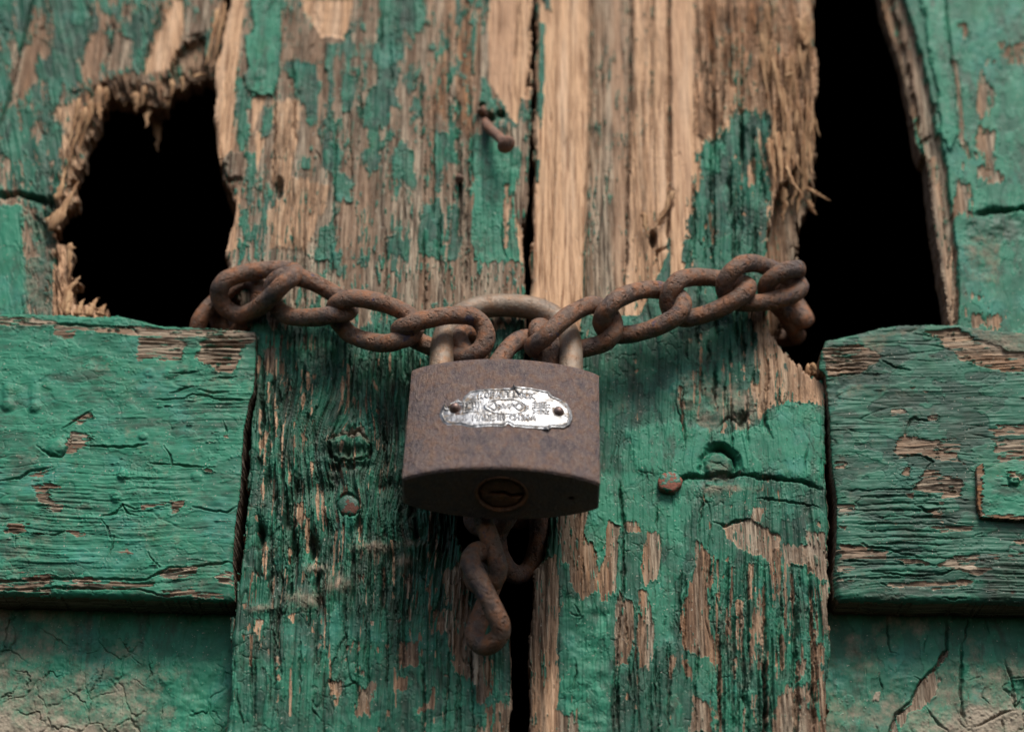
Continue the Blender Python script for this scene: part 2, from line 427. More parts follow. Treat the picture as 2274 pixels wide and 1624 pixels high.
def finish(b, name, parent, mat, sdf, thick, base, wl=9, amp=.5, round_r=5, round_h=.6, rows=6, torn=0.0,
           side=(.0, .6, .1, .5), sideb=(.3, .5), thr=0.0, crack=1.0, jag=3.0, covn=1.0, crackle=0):
    """turn the board's fields into a mesh with side walls"""
    c = b.ch; C, G, sd_ = b.C, b.G, b.seed
    # ---- grain ridges: sharp valleys, rounded crests
    wv = vn(C / 60, G / 300, sd_ + 1) * 3
    r1 = np.abs(vn(C / wl + wv * .3, G / (wl * 20), sd_ + 11))
    r2 = np.abs(vn(C / (wl * .42), G / (wl * 9), sd_ + 12))
    r3 = np.abs(vn(C / 1.9, G / 30, sd_ + 13))
    r0 = fbm(C / (wl * 3.2), G / (wl * 30), 2, sd_ + 14)
    ridge = r1 * 1.1 + r2 * .5 + r0 * .6
    # ---- paint field
    nz = fbm(C / 34, G / 95, 3, sd_ + 20) * 1.0 + fbm(C / 9, G / 45, 2, sd_ + 21) * .35 + (b.cr1 - .5) * .55 + (b.cr2 - .5) * .3
    R = np.clip(c['R'], 0, 4) * np.clip(.8 + .9 * fbm(C / 80, G / 220, 2, sd_ + 19), .25, 1.7)
    hf = vn(C / 3.4, G / 19, sd_ + 22) * .55 + vn(C / 1.8, G / 9, sd_ + 23) * .3 + vn(C / 7, G / 30, sd_ + 24) * .5
    pf = (c['cov'] + base + nz * .55 * covn) * 26 + hf * 7 * covn
    for poly, on, j in b.marks:
        w = b.win(poly, 16)
        if w is None: continue
        d = poly_sdf(poly, b.PX[w], b.PY[w]) + b.jit[w] * j * .55
        if on: pf[w] = np.maximum(pf[w], d * 1.4)
        else: pf[w] = np.minimum(pf[w], -d * 1.4 + np.clip((b.cr2[w] - .93) * 60, 0, 4))
    pf += hf * 2.6 * (1 - np.clip(c['sm'], 0, 1) * .7)
    # slivers worn bare along the crests, and small chips
    sl = vn(C / 2.7, G / 50, sd_ + 25) + .35 * vn(C / 1.7, G / 20, sd_ + 26)
    slm = ss(-.3, .6, fbm(C / 40, G / 90, 2, sd_ + 27)) * np.clip(R - .45, 0, 1.4) * (1 - np.clip(c['sm'], 0, 1))
    pf = np.minimum(pf, (1.12 - .38 * slm - sl - c['S'] * .25) * 22)
    pf = np.minimum(pf, np.where((b.cr2 > .965) & (slm > .25), -2 + hf * 4, 99))
    flk = (vn(C / 2.8, G / 24, sd_ + 28) + .5 * vn(C / 1.7, G / 12, sd_ + 29) + .55 * fbm(C / 50, G / 120, 2, sd_ + 30) - .70 - np.clip(c['fresh'] - .6, 0, 1) * 2.5) * 16
    pf = np.maximum(pf, flk)
    pf = pf.astype(np.float32)
    P_ = ss(-.6, 1.0, pf)
    sm = np.clip(c['sm'], 0, 1)
    H = c['H'].copy()
    H += ridge * amp * R * (1 - sm * .85) * (1 - .15 * P_)
    H += r3 * .20 * (1 - P_) * np.clip(R + .3, .3, 1.3) * (1 - .6 * sm)
    fa, fb, fcr = vor(C / (wl * .8) + hf * .2, G / (wl * 15), sd_ + 15)
    fa2, fb2, fcr2 = vor(C / (wl * .42) + hf * .2, G / (wl * 9), sd_ + 16)
    E_ = np.clip(c['E'], 0, 4)
    H += E_ * ((fcr - .5) * 1.5 + (fcr2 - .5) * .8)
    # older coat showing as slightly lower steps in the film
    L_ = fbm(C / 30, G / 75, 3, sd_ + 17) + (b.cr1 - .5) * .12
    lay = ss(-.02, .02, L_)
    # paint film, with lifted lips at its edges
    lip = vn(C / 22, G / 26, sd_ + 31)
    H += P_ * (.28 + lay * .14) + np.exp(-((pf - 2.6) / 2.4) ** 2) * np.clip(lip, 0, 1) * .65 * P_
    # ripples and lumps in the film
    H += P_ * fbm(b.PX / 34, b.PY / 24, 3, sd_ + 32, .4) * (.16 + c['lump'] * .5)
    H += P_ * fbm(C / 7, G / 26, 2, sd_ + 33) * .09
    f1, f2, cr = vor(b.PX / 9, b.PY / 9, sd_ + 35)
    dots = np.where(cr > .72, np.exp(-(f1 / .2) ** 2), 0) * ss(-.2, .5, fbm(b.PX / 60, b.PY / 60, 2, sd_ + 36))
    H += dots * .28 * P_
    # cracks along and across the grain
    ck = np.abs(fbm(C / 26, G / 210, 2, sd_ + 50)); ckm = ss(.0, .5, vn(C / 50, G / 180, sd_ + 51))
    k1 = np.exp(-(ck / .028) ** 2) * ckm * crack
    e = b.edge; em = ss(-.1, .45, fbm(b.PX / 55, b.PY / 55, 2, sd_ + 52))
    k2 = np.exp(-(e / .065) ** 2) * em * P_ * crack
    if crackle:
        wx = fbm(b.PX / 30, b.PY / 30, 3, sd_ + 55); wy = fbm(b.PX / 30 + 7, b.PY / 30, 3, sd_ + 56)
        g1, g2, gc = vor(b.PX / crackle + wx * .26, b.PY / (crackle * 1.15) + wy * .26, sd_ + 57)
        ge = g2 - g1; gm = ss(-.15, .45, fbm(b.PX / 130, b.PY / 110, 2, sd_ + 58)) * ss(.1, .4, _h((gc * 9999).astype(np.int32), (gc * 77).astype(np.int32), 3))
        H += (-.75 * np.exp(-(ge / .045) ** 2) + .35 * np.exp(-((ge - .13) / .08) ** 2) * (gc - .3)) * gm
        H += fbm(b.PX / 10, b.PY / 8, 3, sd_ + 59) * .22 * ss(-.1, .4, fbm(b.PX / 80, b.PY / 80, 2, sd_ + 61))
    k1 = k1 * (1 - .85 * sm); k2 = k2 * (1 - .4 * sm)
    H -= k1 * .7 + k2 * .30
    dirt = np.clip(c['dirt'], 0, 1) + k1 * .45 + k2 * .4 + (1 - P_) * ss(.30, .0, r3) * .45 * np.clip(R, 0, 1) + E_ * ss(.25, 0, fcr) * .35  # cracks and grain valleys darkened in colour as their shade, with grime
    dirt = dirt + ss(.25, .0, r1) * .35 * np.clip(R - .6, 0, 1) * (1 - sm)
    # dust on the film
    H += ss(.4, .9, c['dust']) * fbm(b.PX / 5, b.PY / 5, 2, sd_ + 60) * .25
    S = sdf(b.PX, b.PY) + (fbm(b.PX / 9, b.PY / 9, 3, sd_ + 70) * jag * (.35 if jag > 3 else 1)) + (fbm(C / 5, G / 70, 3, sd_ + 71, .65) * jag * 2.6 if jag > 3 else 0)
    # rounded arris
    t = np.clip(1 - S / round_r, 0, 1)
    if callable(round_h): round_h = round_h(b.PX, b.PY)
    H -= (1 - np.sqrt(np.clip(1 - t * t, 0, 1))) * round_h
    K = S > thr
    Kc = K[:-1, :-1] & K[1:, :-1] & K[:-1, 1:] & K[1:, 1:]
    ny, nx = K.shape
    used = np.zeros((ny, nx), bool)
    used[:-1, :-1] |= Kc; used[1:, :-1] |= Kc; used[:-1, 1:] |= Kc; used[1:, 1:] |= Kc
    idx = np.full((ny, nx), -1, np.int64); idx[used] = np.arange(used.sum())
    # grid rows run downwards, columns to the right; front faces -Y
    a = idx[:-1, :-1][Kc]; bb = idx[:-1, 1:][Kc]; cc = idx[1:, 1:][Kc]; dd = idx[1:, :-1][Kc]
    quads = np.stack([a, dd, cc, bb], 1)
    co = np.stack([b.X[used], (b.yf - H[used] * .001), b.Z[used]], 1)
    clip = lambda v, lo=0, hi=1: np.clip(v, lo, hi)
    ma = np.stack([clip(.5 + pf / 16)[used], clip(c['fresh'])[used], clip(c['dust'])[used], clip(c['tone'] + (b.cr1 - .5) * .30 * (1 - .6 * sm))[used]], 1)
    mb = np.stack([clip(dirt)[used], clip(c['warm'])[used], sm[used], lay[used]], 1)
    # ---- side walls
    Kp = np.zeros((ny + 1, nx + 1), bool); Kp[1:-1, 1:-1] = Kc
    segs = []
    up = Kp[1:-1, 1:-1] & ~Kp[:-2, 1:-1]; i, j = np.where(up); segs.append((idx[i, j], idx[i, j + 1]))
    dn = Kp[1:-1, 1:-1] & ~Kp[2:, 1:-1]; i, j = np.where(dn); segs.append((idx[i + 1, j + 1], idx[i + 1, j]))
    lf = Kp[1:-1, 1:-1] & ~Kp[1:-1, :-2]; i, j = np.where(lf); segs.append((idx[i + 1, j], idx[i, j]))
    rt = Kp[1:-1, 1:-1] & ~Kp[1:-1, 2:]; i, j = np.where(rt); segs.append((idx[i, j + 1], idx[i + 1, j + 1]))
    ea = np.concatenate([s_[0] for s_ in segs]); eb = np.concatenate([s_[1] for s_ in segs])
    bv = np.unique(np.concatenate([ea, eb])); nb = len(bv)
    gz_, gx_ = np.gradient(S); L = np.sqrt(gx_ ** 2 + gz_ ** 2) + 1e-6
    nxo = (-gx_ / L)[used][bv]; nzo = (gz_ / L)[used][bv]
    cell = RES * .001; mv = np.clip((S / L)[used][bv], 0, 1.0) * cell
    co[bv, 0] += nxo * mv * .9; co[bv, 2] += -nzo * mv * .9
    base_i = len(co); cos = [co]; mas = [ma]; mbs = [mb]; prev = bv
    inv = np.full(len(co), -1, np.int64); inv[bv] = np.arange(nb)
    pxs = b.PX[used][bv]; pys = b.PY[used][bv]
    qs = [quads]
    for r in range(1, rows + 1):
        f = r / rows; dep = thick * f
        off = fbm(C[used][bv] / 3.5, G[used][bv] / 60 + r * .22, 3, sd_ + 80, .65) * torn * 1.3 * (1 if r < rows else .3) + vn(pxs / 3, pys / 3, sd_ + 80 + r) * .12
        off = off + torn * .25 * math.sin(f * 3.1)
        v = co[bv].copy(); v[:, 1] = np.maximum(v[:, 1], b.yf - .002) if r > 1 else v[:, 1]
        v[:, 1] = v[:, 1] * (1 - f) + (b.yf + dep * .001) * f
        v[:, 0] += nxo * off * .001; v[:, 2] -= nzo * off * .001
        cos.append(v)
        k_ = min(1, f * 3 + .3)
        m1 = ma[bv] * (1 - k_); m1 += np.array([.5 + (side[0] - .5) , side[1], side[2], side[3]])[None] * k_
        m1[:, 0] += vn(pxs / 14, pys / 14 + r * .2, sd_ + 7) * .25 * side[0]
        m2 = mb[bv] * (1 - k_); m2[:, 0] += sideb[0] * k_ ; m2[:, 1] += sideb[1] * k_
        mas.append(np.clip(m1, 0, 1)); mbs.append(np.clip(m2, 0, 1))
        cur = base_i + (r - 1) * nb + np.arange(nb)
        pa, pb = prev[inv[ea]], prev[inv[eb]]; ca, cb = cur[inv[ea]], cur[inv[eb]]
        qs.append(np.stack([pa, pb, cb, ca], 1)); prev = cur
    return mesh_np(name, np.concatenate(cos), np.concatenate(qs), mat, parent, np.concatenate(mas), np.concatenate(mbs))

# ------------------------------------------------------------------ setting: the dark room behind the door
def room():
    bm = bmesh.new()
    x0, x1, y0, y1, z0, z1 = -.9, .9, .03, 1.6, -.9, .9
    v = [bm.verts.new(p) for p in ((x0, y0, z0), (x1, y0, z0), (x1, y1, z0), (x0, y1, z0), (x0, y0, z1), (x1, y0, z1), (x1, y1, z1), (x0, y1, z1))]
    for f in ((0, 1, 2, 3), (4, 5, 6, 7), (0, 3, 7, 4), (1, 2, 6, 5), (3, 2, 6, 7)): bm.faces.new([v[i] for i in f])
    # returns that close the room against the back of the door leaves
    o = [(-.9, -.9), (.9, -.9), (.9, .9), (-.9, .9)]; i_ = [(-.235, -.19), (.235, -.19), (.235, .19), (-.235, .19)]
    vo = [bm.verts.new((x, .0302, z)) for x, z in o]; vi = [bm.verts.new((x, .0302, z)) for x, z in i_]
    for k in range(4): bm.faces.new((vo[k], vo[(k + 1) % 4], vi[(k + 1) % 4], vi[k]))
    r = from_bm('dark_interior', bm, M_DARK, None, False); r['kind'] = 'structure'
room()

left = empty('door_leaf', 'weathered green door leaf left of the central gap, its upper panel torn open', 'door', (at(300, 812)[0], 0, 0))
right = empty('door_leaf', 'weathered green door leaf right of the central gap, bare split tan wood at top', 'door', (at(1900, 812)[0], 0, 0))
def re(o):          # keep world geometry although the parent stands elsewhere
    o.matrix_parent_inverse = Matrix.Translation(-o.parent.location); return o

# ------------------------------------------------------------------ outlines (photo pixels)
STILE_L = [(512, -140), (512, 0), (492, 100), (480, 165), (477, 239), (482, 307), (492, 369), (494, 400), (514, 420), (521, 454), (516, 489),
           (506, 530), (504, 560), (507, 600), (524, 650), (540, 700), (562, 735), (572, 790), (566, 900), (556, 1000), (551, 1100),
           (543, 1200), (524, 1340), (515, 1400), (508, 1624), (502, 1800),
           (1127, 1800), (1128, 1624), (1131, 1420), (1120, 1350), (1062, 1325), (1045, 1270), (1022, 1220), (1008, 1160), (1005, 1060),
           (1060, 990), (1140, 960), (1161, 900), (1163, 700), (1160, 600), (1158, 500), (1170, 470), (1174, 300), (1176, 100), (1178, 0), (1180, -140)]
STILE_R = [(1193, -140), (1193, 0), (1190, 170), (1187, 400), (1181, 560), (1178, 700), (1178, 900), (1180, 960), (1215, 1010), (1224, 1100), (1220, 1180),
           (1212, 1230), (1188, 1262), (1178, 1420), (1176, 1624), (1174, 1800),
           (1838, 1800), (1838, 1624), (1840, 1377), (1838, 1335), (1838, 1274), (1834, 1182), (1833, 1130), (1829, 1062), (1829, 909),
           (1832, 861), (1824, 847), (1793, 830), (1769, 806), (1756, 793), (1735, 772), (1712, 740), (1700, 700), (1701, 555), (1704, 512),
           (1714, 478), (1718, 444), (1728, 413), (1756, 386), (1780, 335), (1797, 290), (1803, 246), (1811, 191), (1803, 61), (1810, 0), (1810, -140)]
HOLE = P('A', (1500, 480), (1400, 500), (1330, 492), (1250, 545), (1110, 585), (1085, 680), (1040, 700), (990, 690), (930, 650), (840, 650), (700, 640), (670, 710), (640, 790),
         (600, 840), (560, 1000), (500, 1110), (440, 1190), (510, 1205), (495, 1290), (380, 1400), (360, 1500), (400, 1540), (470, 1575), (455, 1700)) + \
       P('D', (440, 150), (520, 240), (470, 310), (500, 385), (560, 380), (640, 375), (700, 430), (710, 620), (1700, 700)) + P('A', (1700, 480))
PANEL_L = [(-160, -140), P('A', (1450, 0))[0], P('A', (1425, 460))[0], (560, 460), (560, 800), (-160, 800)]
PANEL_L = [(-160, -140), (500, -140), (494, 0), (484, 150), (490, 240), (520, 420), (600, 500), (600, 800), (-160, 800)]
RAIL_L = [(-160, 692)] + P('D', (0, 478), (300, 482), (600, 500), (760, 492), (900, 522), (1040, 560), (1400, 575), (1660, 590), (1660, 800), (1645, 1000), (1620, 1040), (1580, 1250), (1560, 1624)) + \
         P('F', (1530, 250), (1510, 500), (1515, 650), (1520, 760), (1480, 778), (-470, 722))
RAIL_R = P('E', (958, 720), (985, 655), (1150, 620), (1330, 572), (1500, 550), (1850, 550), (2000, 580), (2274, 600), (2760, 610)) + \
         P('H', (2760, 800), (1080, 778), (1045, 740), (1040, 600), (1058, 400), (1060, 100), (1045, 0)) + P('E', (1030, 1500), (1015, 1200), (1000, 1000), (985, 880), (940, 840))
PANEL_R = P('C', (1330, -400), (1370, 0), (1490, 340), (1560, 680), (1590, 900), (1620, 985), (1655, 1010), (1670, 1200), (1700, 1440), (1730, 1624)) + \
          P('E', (1750, 200), (1785, 400), (1810, 700), (2760, 700)) + [(2439, -140)]

# ================================================================== LEFT LEAF
# ---- upper panel with the hole
b = Board((-150, -130, 560, 740), .0045, 'v', -.235, 100)
b.ch['fresh'] += .25; b.ch['warm'] += .25; b.ch['tone'] -= .26
for pts, w_, d_ in ((P('A', (215, -20), (170, 200), (130, 360), (40, 700), (-10, 860)), 3.6, 3.5), (P('A', (760, 120), (720, 300), (670, 480)), 2.2, 2),
                    (P('A', (610, 60), (560, 260), (520, 400)), 1.8, 1.6), (P('A', (1060, 0), (990, 250), (940, 420)), 3, 2), (P('A', (1260, 60), (1220, 190)), 1.5, 1),
                    (P('A', (1470, 0), (1430, 200), (1360, 440)), 3, 3)):
    b.groove(pts, w_, d_, .9)
b.bare(P('A', (1130, -20), (1200, -20), (1190, 260), (1110, 420), (1040, 540), (925, 520), (940, 400), (1010, 230)), .6, fresh=.95, warm=.1, R=.7, H=-.8)
b.area(P('A', (1080, -20), (1130, -20), (1000, 330), (940, 480), (935, 400)), warm=1.0, fresh=.6)
b.bare(P('A', (1200, -20), (1430, -20), (1345, 220), (1200, 270)), .6, fresh=.0, warm=.0, R=.6)
b.groove(P('A', (1215, 250), (1260, 235), (1330, 215)), 4, 2.5, .9)
b.bare(P('A', (1440, -20), (1500, -20), (1400, 480), (1320, 470), (1380, 250)), .5, fresh=.8, warm=.3, R=1.2)
b.area(P('A', (1330, 230), (1180, 290), (1100, 470), (1330, 480)), H=-4, fresh=.4, warm=.6)
b.bare(P('A', (1180, 240), (1350, 240), (1340, 520), (1000, 560), (1090, 450)), .5)
b.bare(P('A', (230, 60), (330, 170), (320, 400), (130, 660), (60, 700), (140, 350)), 1.0, fresh=.25, warm=.45)
b.bare(P('A', (560, 220), (720, 230), (650, 520), (500, 560), (530, 380)), 1.0, fresh=.2, warm=.3)
b.bare(P('A', (740, 180), (870, 260), (850, 440), (690, 480)), 1.0, fresh=.05, warm=.15)
b.paint(P('A', (370, 0), (600, 0), (590, 250), (530, 420), (540, 530), (430, 560), (350, 740), (290, 720), (310, 560), (240, 480), (260, 380), (340, 350), (320, 150)))
b.paint(P('A', (860, 100), (1030, 60), (930, 400), (880, 460)))
b.paint(P('A', (0, 0), (100, 0), (100, 180), (0, 350)))
b.paint(P('A', (180, 700), (250, 650), (130, 1130), (60, 1130), (130, 900)))
b.paint(P('A', (215, 960), (290, 945), (300, 1010), (260, 1080)), j=.3)
b.blob(87, 340, 12, 20, H=.5)
# torn wood round the hole
b.bare(P('A', (350, 740), (700, 500), (1400, 420), (1400, 560), (900, 700), (700, 660), (600, 900), (500, 1100), (520, 1300), (400, 1560), (300, 1420), (400, 1200), (380, 1000), (430, 860)), .9, fresh=.6, warm=.45, R=1.2)
b.area(P('A', (480, 620), (720, 500), (1400, 430), (1400, 620), (900, 740), (600, 760)), soft=14, fresh=.35, warm=.8, dirt=.25)
b.bare(P('D', (345, 0), (480, 0), (440, 160), (530, 240), (480, 320), (700, 400), (710, 500), (345, 500)), .6, fresh=.85, warm=.25, R=1.3)
b.area(P('D', (430, 340), (720, 360), (720, 520), (430, 520)), fresh=.9, warm=.05, R=1.4, lump=.5)
b.groove(P('D', (365, 20), (360, 470)), 3, 2.2, .8)
# broken step and the smoother piece below it
b.groove(P('A', (-40, 1275), (120, 1260), (250, 1290), (350, 1330)), 7, 3.0, .85)
b.paint(P('A', (-400, 1330), (140, 1330), (150, 1624), (170, 2050), (-400, 2050)), j=.4)
b.area(P('A', (-400, 1330), (150, 1330), (165, 2050), (-400, 2050)), soft=10, tone=.85, sm=.75, H=.5, R=.4, dust=.12)
b.area(P('A', (150, 1300), (340, 1440), (350, 2050), (170, 2050)), soft=12, dust=.45, dirt=.2, R=.6, lump=1.2, cov=-.1)
def sdf_panel_l(x, y):
    return np.minimum(poly_sdf(PANEL_L, x, y), -poly_sdf(HOLE, x, y) - 9)
hs = -poly_sdf(HOLE, b.PX, b.PY) - 9 + fbm(b.C / 9, b.G / 40, 3, 77) * 26
b.ch['H'] -= 3.2 * ss(36, 0, hs); b.ch['E'] += .35 * ss(60, 10, hs); b.ch['R'] += 1.6 * ss(60, 10, hs)
o = re(finish(b, 'upper_panel', left, M_VERT, sdf_panel_l, 11, .12, wl=11, amp=.5, round_r=4, round_h=.7, rows=9, torn=1.3, side=(.0, .55, .05, .4), sideb=(.1, .75), jag=5, crack=1.2))
o['label'] = 'green plank panel torn open by a ragged hole'

# ---- lower panel, recessed and dusty
b = Board((-150, 1290, 640, 1760), .0115, 'v', 0, 200)
b.ch['tone'] += .22; b.ch['sm'] += .9; b.ch['R'] *= .35; b.ch['lump'] += .9
b.ch['dust'] += .50
b.ch['dust'] -= ss(60, 520, b.PX) * .42 - fbm(b.PX / 70, b.PY / 55, 3, 7) * .34
b.ch['dust'] += ss(1400, 1640, b.PY) * ss(460, 120, b.PX) * .42
b.ch['tone'] += ss(300, 480, b.PX) * .15
for pts in (P('F', (90, 820), (60, 950), (30, 1080), (-10, 1160)), P('F', (240, 950), (370, 1010), (480, 1080)), P('F', (370, 1010), (340, 1100)),
            P('F', (760, 990), (850, 1100), (930, 1050)), P('F', (580, 1110), (630, 1090), (640, 1060)), P('F', (850, 1140), (920, 1190)),
            P('F', (1000, 1140), (980, 1240), (960, 1310)), P('F', (640, 1240), (580, 1330)), P('F', (260, 1310), (330, 1240), (420, 1270)),
            P('F', (100, 1500), (190, 1500), (250, 1510), (310, 1580)), P('F', (240, 1510), (220, 1420)), P('F', (440, 1350), (520, 1410), (580, 1480)),
            P('F', (700, 1270), (760, 1350)), P('F', (850, 1320), (870, 1290), (960, 1345)), P('F', (1370, 1490), (1460, 1550)), P('F', (1070, 1430), (1050, 1560)), P('F', (100, 1230), (190, 1250), (180, 1360)),
            P('F', (700, 1160), (650, 1300), (560, 1420)), P('F', (-20, 1430), (60, 1390), (130, 1300))):
    b.groove(pts, 1.2, .6, .6, 10, pull=.25)
b.knob(*P('F', (1090, 1270))[0], 22, 18, .5)
o = re(finish(b, 'lower_panel', left, M_VERT, lambda x, y: poly_sdf([(-300, 1200), (900, 1200), (900, 1900), (-300, 1900)], x, y), 8, .95, wl=22, amp=.25, rows=2, crack=.5, crackle=84))

# ---- rail
b = Board((-150, 670, 600, 1345), -.0035, 'h', .0, 300)
b.ch['tone'] += .25; b.ch['sm'] += .62; b.ch['R'] *= .55; b.ch['dust'] += .22 - .16 * ss(1000, 760, b.PY) * ss(400, 200, b.PX); b.ch['lump'] += .35
b.ch['tone'] -= ss(1150, 1300, b.PY) * .1
b.blob(120, 900, 200, 110, sm=.3, tone=.15); b.blob(330, 1150, 260, 60, sm=.2)
for x, y, rx, ry in ((150, 1120, 120, 60), (330, 1080, 90, 40), (480, 880, 80, 40), (90, 1230, 120, 40), (420, 760, 60, 30), (300, 1180, 110, 30)):
    b.blob(x, y, rx, ry, R=1.0, sm=-.5, E=.22, dust=.08)
WD = dict(fresh=.15, warm=.08, R=1.6, sm=0.0, H=-.3, dust=.12)
for poly in (P('D', (910, 620), (1190, 640), (1200, 700), (1180, 780), (900, 772), (890, 700)), P('D', (1310, 650), (1640, 640), (1640, 682), (1580, 700), (1560, 760), (1530, 830), (1500, 865), (1420, 850), (1290, 790), (1275, 745)),
             P('D', (350, 560), (510, 580), (490, 622), (420, 655), (350, 615)), P('D', (440, 1300), (470, 1250), (610, 1282), (590, 1312), (520, 1350), (435, 1385)),
             P('D', (475, 1170), (540, 1135), (600, 1110), (590, 1150), (520, 1195)), P('D', (1450, 1262), (1490, 1255), (1485, 1295), (1450, 1290)),
             P('D', (190, 1530), (340, 1480), (350, 1500), (250, 1540)), P('D', (1340, 1470), (1400, 1520), (1380, 1530), (1330, 1490)),
             P('F', (205, 30), (330, 8), (430, 55), (330, 65), (300, 110), (400, 160), (400, 205), (300, 192), (330, 150), (262, 135)), P('F', (60, 282), (150, 278), (168, 330), (90, 342)),
             P('F', (1110, 130), (1202, 125), (1180, 180), (1120, 207)), P('F', (915, 155), (1100, 138), (1000, 165), (925, 182)), P('F', (740, 455), (820, 435), (865, 468), (790, 472)),
             P('F', (1020, 605), (1100, 562), (1305, 550), (1255, 612), (1100, 640)), P('F', (1050, 712), (1250, 692), (1445, 740), (1060, 748)), P('F', (1400, 620), (1500, 590), (1500, 660), (1440, 650)),
             P('F', (440, 320), (560, 345), (500, 365))):
    b.bare(poly, .55, **WD)
b.bare(P('F', (120, 590), (340, 600), (360, 690), (90, 700)), 1.2, **WD)
b.bare(P('F', (-300, 660), (1000, 655), (1000, 690), (-300, 690)), 1.6, **WD)
b.bare(P('D', (-400, 498), (150, 500), (330, 515), (420, 550), (600, 560), (900, 575), (900, 625), (560, 592), (330, 560), (-400, 545)), .35, fresh=.25, R=.6, dust=.45, warm=.2)
b.bare(P('D', (840, 560), (1080, 580), (1660, 590), (1655, 645), (1300, 640), (1080, 620), (930, 640), (860, 590)), .4, fresh=.2, R=.7, dust=.5, warm=.1)
b.groove(P('D', (330, 545), (600, 560), (860, 575), (910, 620)), 1.6, .7, .7)
b.groove(P('D', (1290, 640), (1640, 632)), 1.8, 1.1, .7)
for q in range(6):
    yy = 668 + q * 27
    b.groove(P('D', (1300 + q * 8, yy), (1600 - q * 14, yy + 6)), 1.3, .8, .6, 2)
for pts, w_ in ((P('D', (-10, 1565), (130, 1548), (200, 1502), (345, 1478)), 2.0), (P('D', (400, 1228), (470, 1190), (540, 1138), (600, 1112)), 1.6), (P('F', (1255, 168), (1400, 190), (1470, 200), (1545, 160)), 1.7),
                (P('F', (-10, 240), (80, 240)), 1.4), (P('F', (640, 232), (760, 205), (800, 150), (820, 205), (895, 222)), 1.4), (P('F', (800, 150), (870, 178), (930, 170)), 1.4),
                (P('F', (-300, 655), (0, 645), (400, 632), (960, 636), (1020, 602), (1100, 560), (1280, 552), (1505, 522)), 2.0), (P('F', (-10, 700), (400, 690), (900, 700), (1060, 745)), 1.6),
                (P('D', (1290, 975), (1390, 1000), (1480, 995)), 2.0), (P('D', (1000, 1040), (1200, 1030), (1250, 1000), (1430, 1040), (1620, 1045)), 1.2), (P('D', (560, 1335), (700, 1345), (860, 1345), (960, 1330)), 1.7),
                (P('D', (240, 1340), (330, 1400), (400, 1410), (450, 1330), (460, 1260)), 2.2), (P('D', (1060, 1340), (1110, 1400), (1120, 1460), (1340, 1475)), 1.2), (P('D', (960, 1450), (1130, 1460)), 1.1),
                (P('D', (1100, 870), (1290, 860)), 1.1), (P('D', (1380, 900), (1540, 890)), 1.1), (P('F', (960, 460), (1000, 520), (1040, 555)), 1.5), (P('F', (200, 340), (350, 350), (440, 315)), 1.2),
                (P('F', (100, 350), (100, 420)), 1.2), (P('F', (720, 380), (700, 300), (660, 250)), 1.1), (P('F', (1230, 510), (1320, 512)), 1.5), (P('F', (700, 500), (730, 420), (740, 350)), 1.1),
                (P('D', (1100, 1000), (1180, 970), (1260, 950)), 1.1), (P('D', (1450, 1180), (1470, 1240), (1460, 1290)), 1.2)):
    b.groove(pts, w_, .8, .8, 3.0, pull=.35)
for x, y, r in ((50, 1075, 17), (228, 1085, 17)):
    X_, Y_ = P('D', (x, y))[0]; b.knob(X_, Y_, r, r * .85, 1.0, .3); b.knob(X_, Y_ - 30, r * .8, 30, .45, .3)
for x, y, rx, ry, h in ((370, 1345, 24, 20, .8), (970, 865, 14, 11, .5), (930, 1280, 12, 9, .5), (1090, 870, 14, 10, .4), (800, 1530, 13, 15, 1.3), (1280, 1540, 14, 14, .5)):
    X_, Y_ = P('D', (x, y))[0]; b.knob(X_, Y_, rx, ry, h, .4)
b.knob(*P('F', (755, 105))[0], 13, 14, 1.0, .4)
b.area(P('D', (480, 800), (650, 745), (720, 800), (710, 850), (500, 850)), dust=.42)
b.area(P('D', (620, 1220), (860, 1200), (930, 1260), (900, 1290), (620, 1280)), dust=.36)
b.knob(*P('D', (600, 800))[0], 36, 16, -.3)
o = re(finish(b, 'rail', left, M_HORI, lambda x, y: poly_sdf(RAIL_L, x, y), 18, .80, wl=8, amp=.55, round_r=15, round_h=lambda x, y: .5 + 2.8 * ss(1180, 1300, y), rows=6, torn=.3, side=(.30, .15, .25, .3), sideb=(.45, .2), jag=1.2, crack=.75, covn=.55))

# ---- stile
b = Board((450, -130, 1230, 1760), 0.0, 'v', 0.02, 400, knots=[(780, 990, 70, 80), (925, 1160, 45, 60), (772, 1122, 40, 40)])
up = ss(760, 690, b.PY); lo = ss(1330, 1400, b.PY); mid = (1 - up) * (1 - lo)
b.ch['cov'] += -.42 * up + .42 * mid + .40 * lo
b.ch['E'] += 1.25 * mid * ss(560, 640, b.PX) + .16
b.ch['fresh'] += .12 * up + .3 * (1 - up); b.ch['warm'] += .16 * up + .45 * (1 - up)
b.ch['R'] *= .75 * up + 2.3 * mid + 1.2 * lo
b.ch['tone'] += -.26 * up - .30 * mid - .22 * lo; b.ch['S'] += 1.1 * mid
b.ch['dust'] += .22 * mid + .16 * lo + .12 * up
b.ch['lump'] += .3 * lo
GB = dict(fresh=.22, warm=.12, dust=.15)
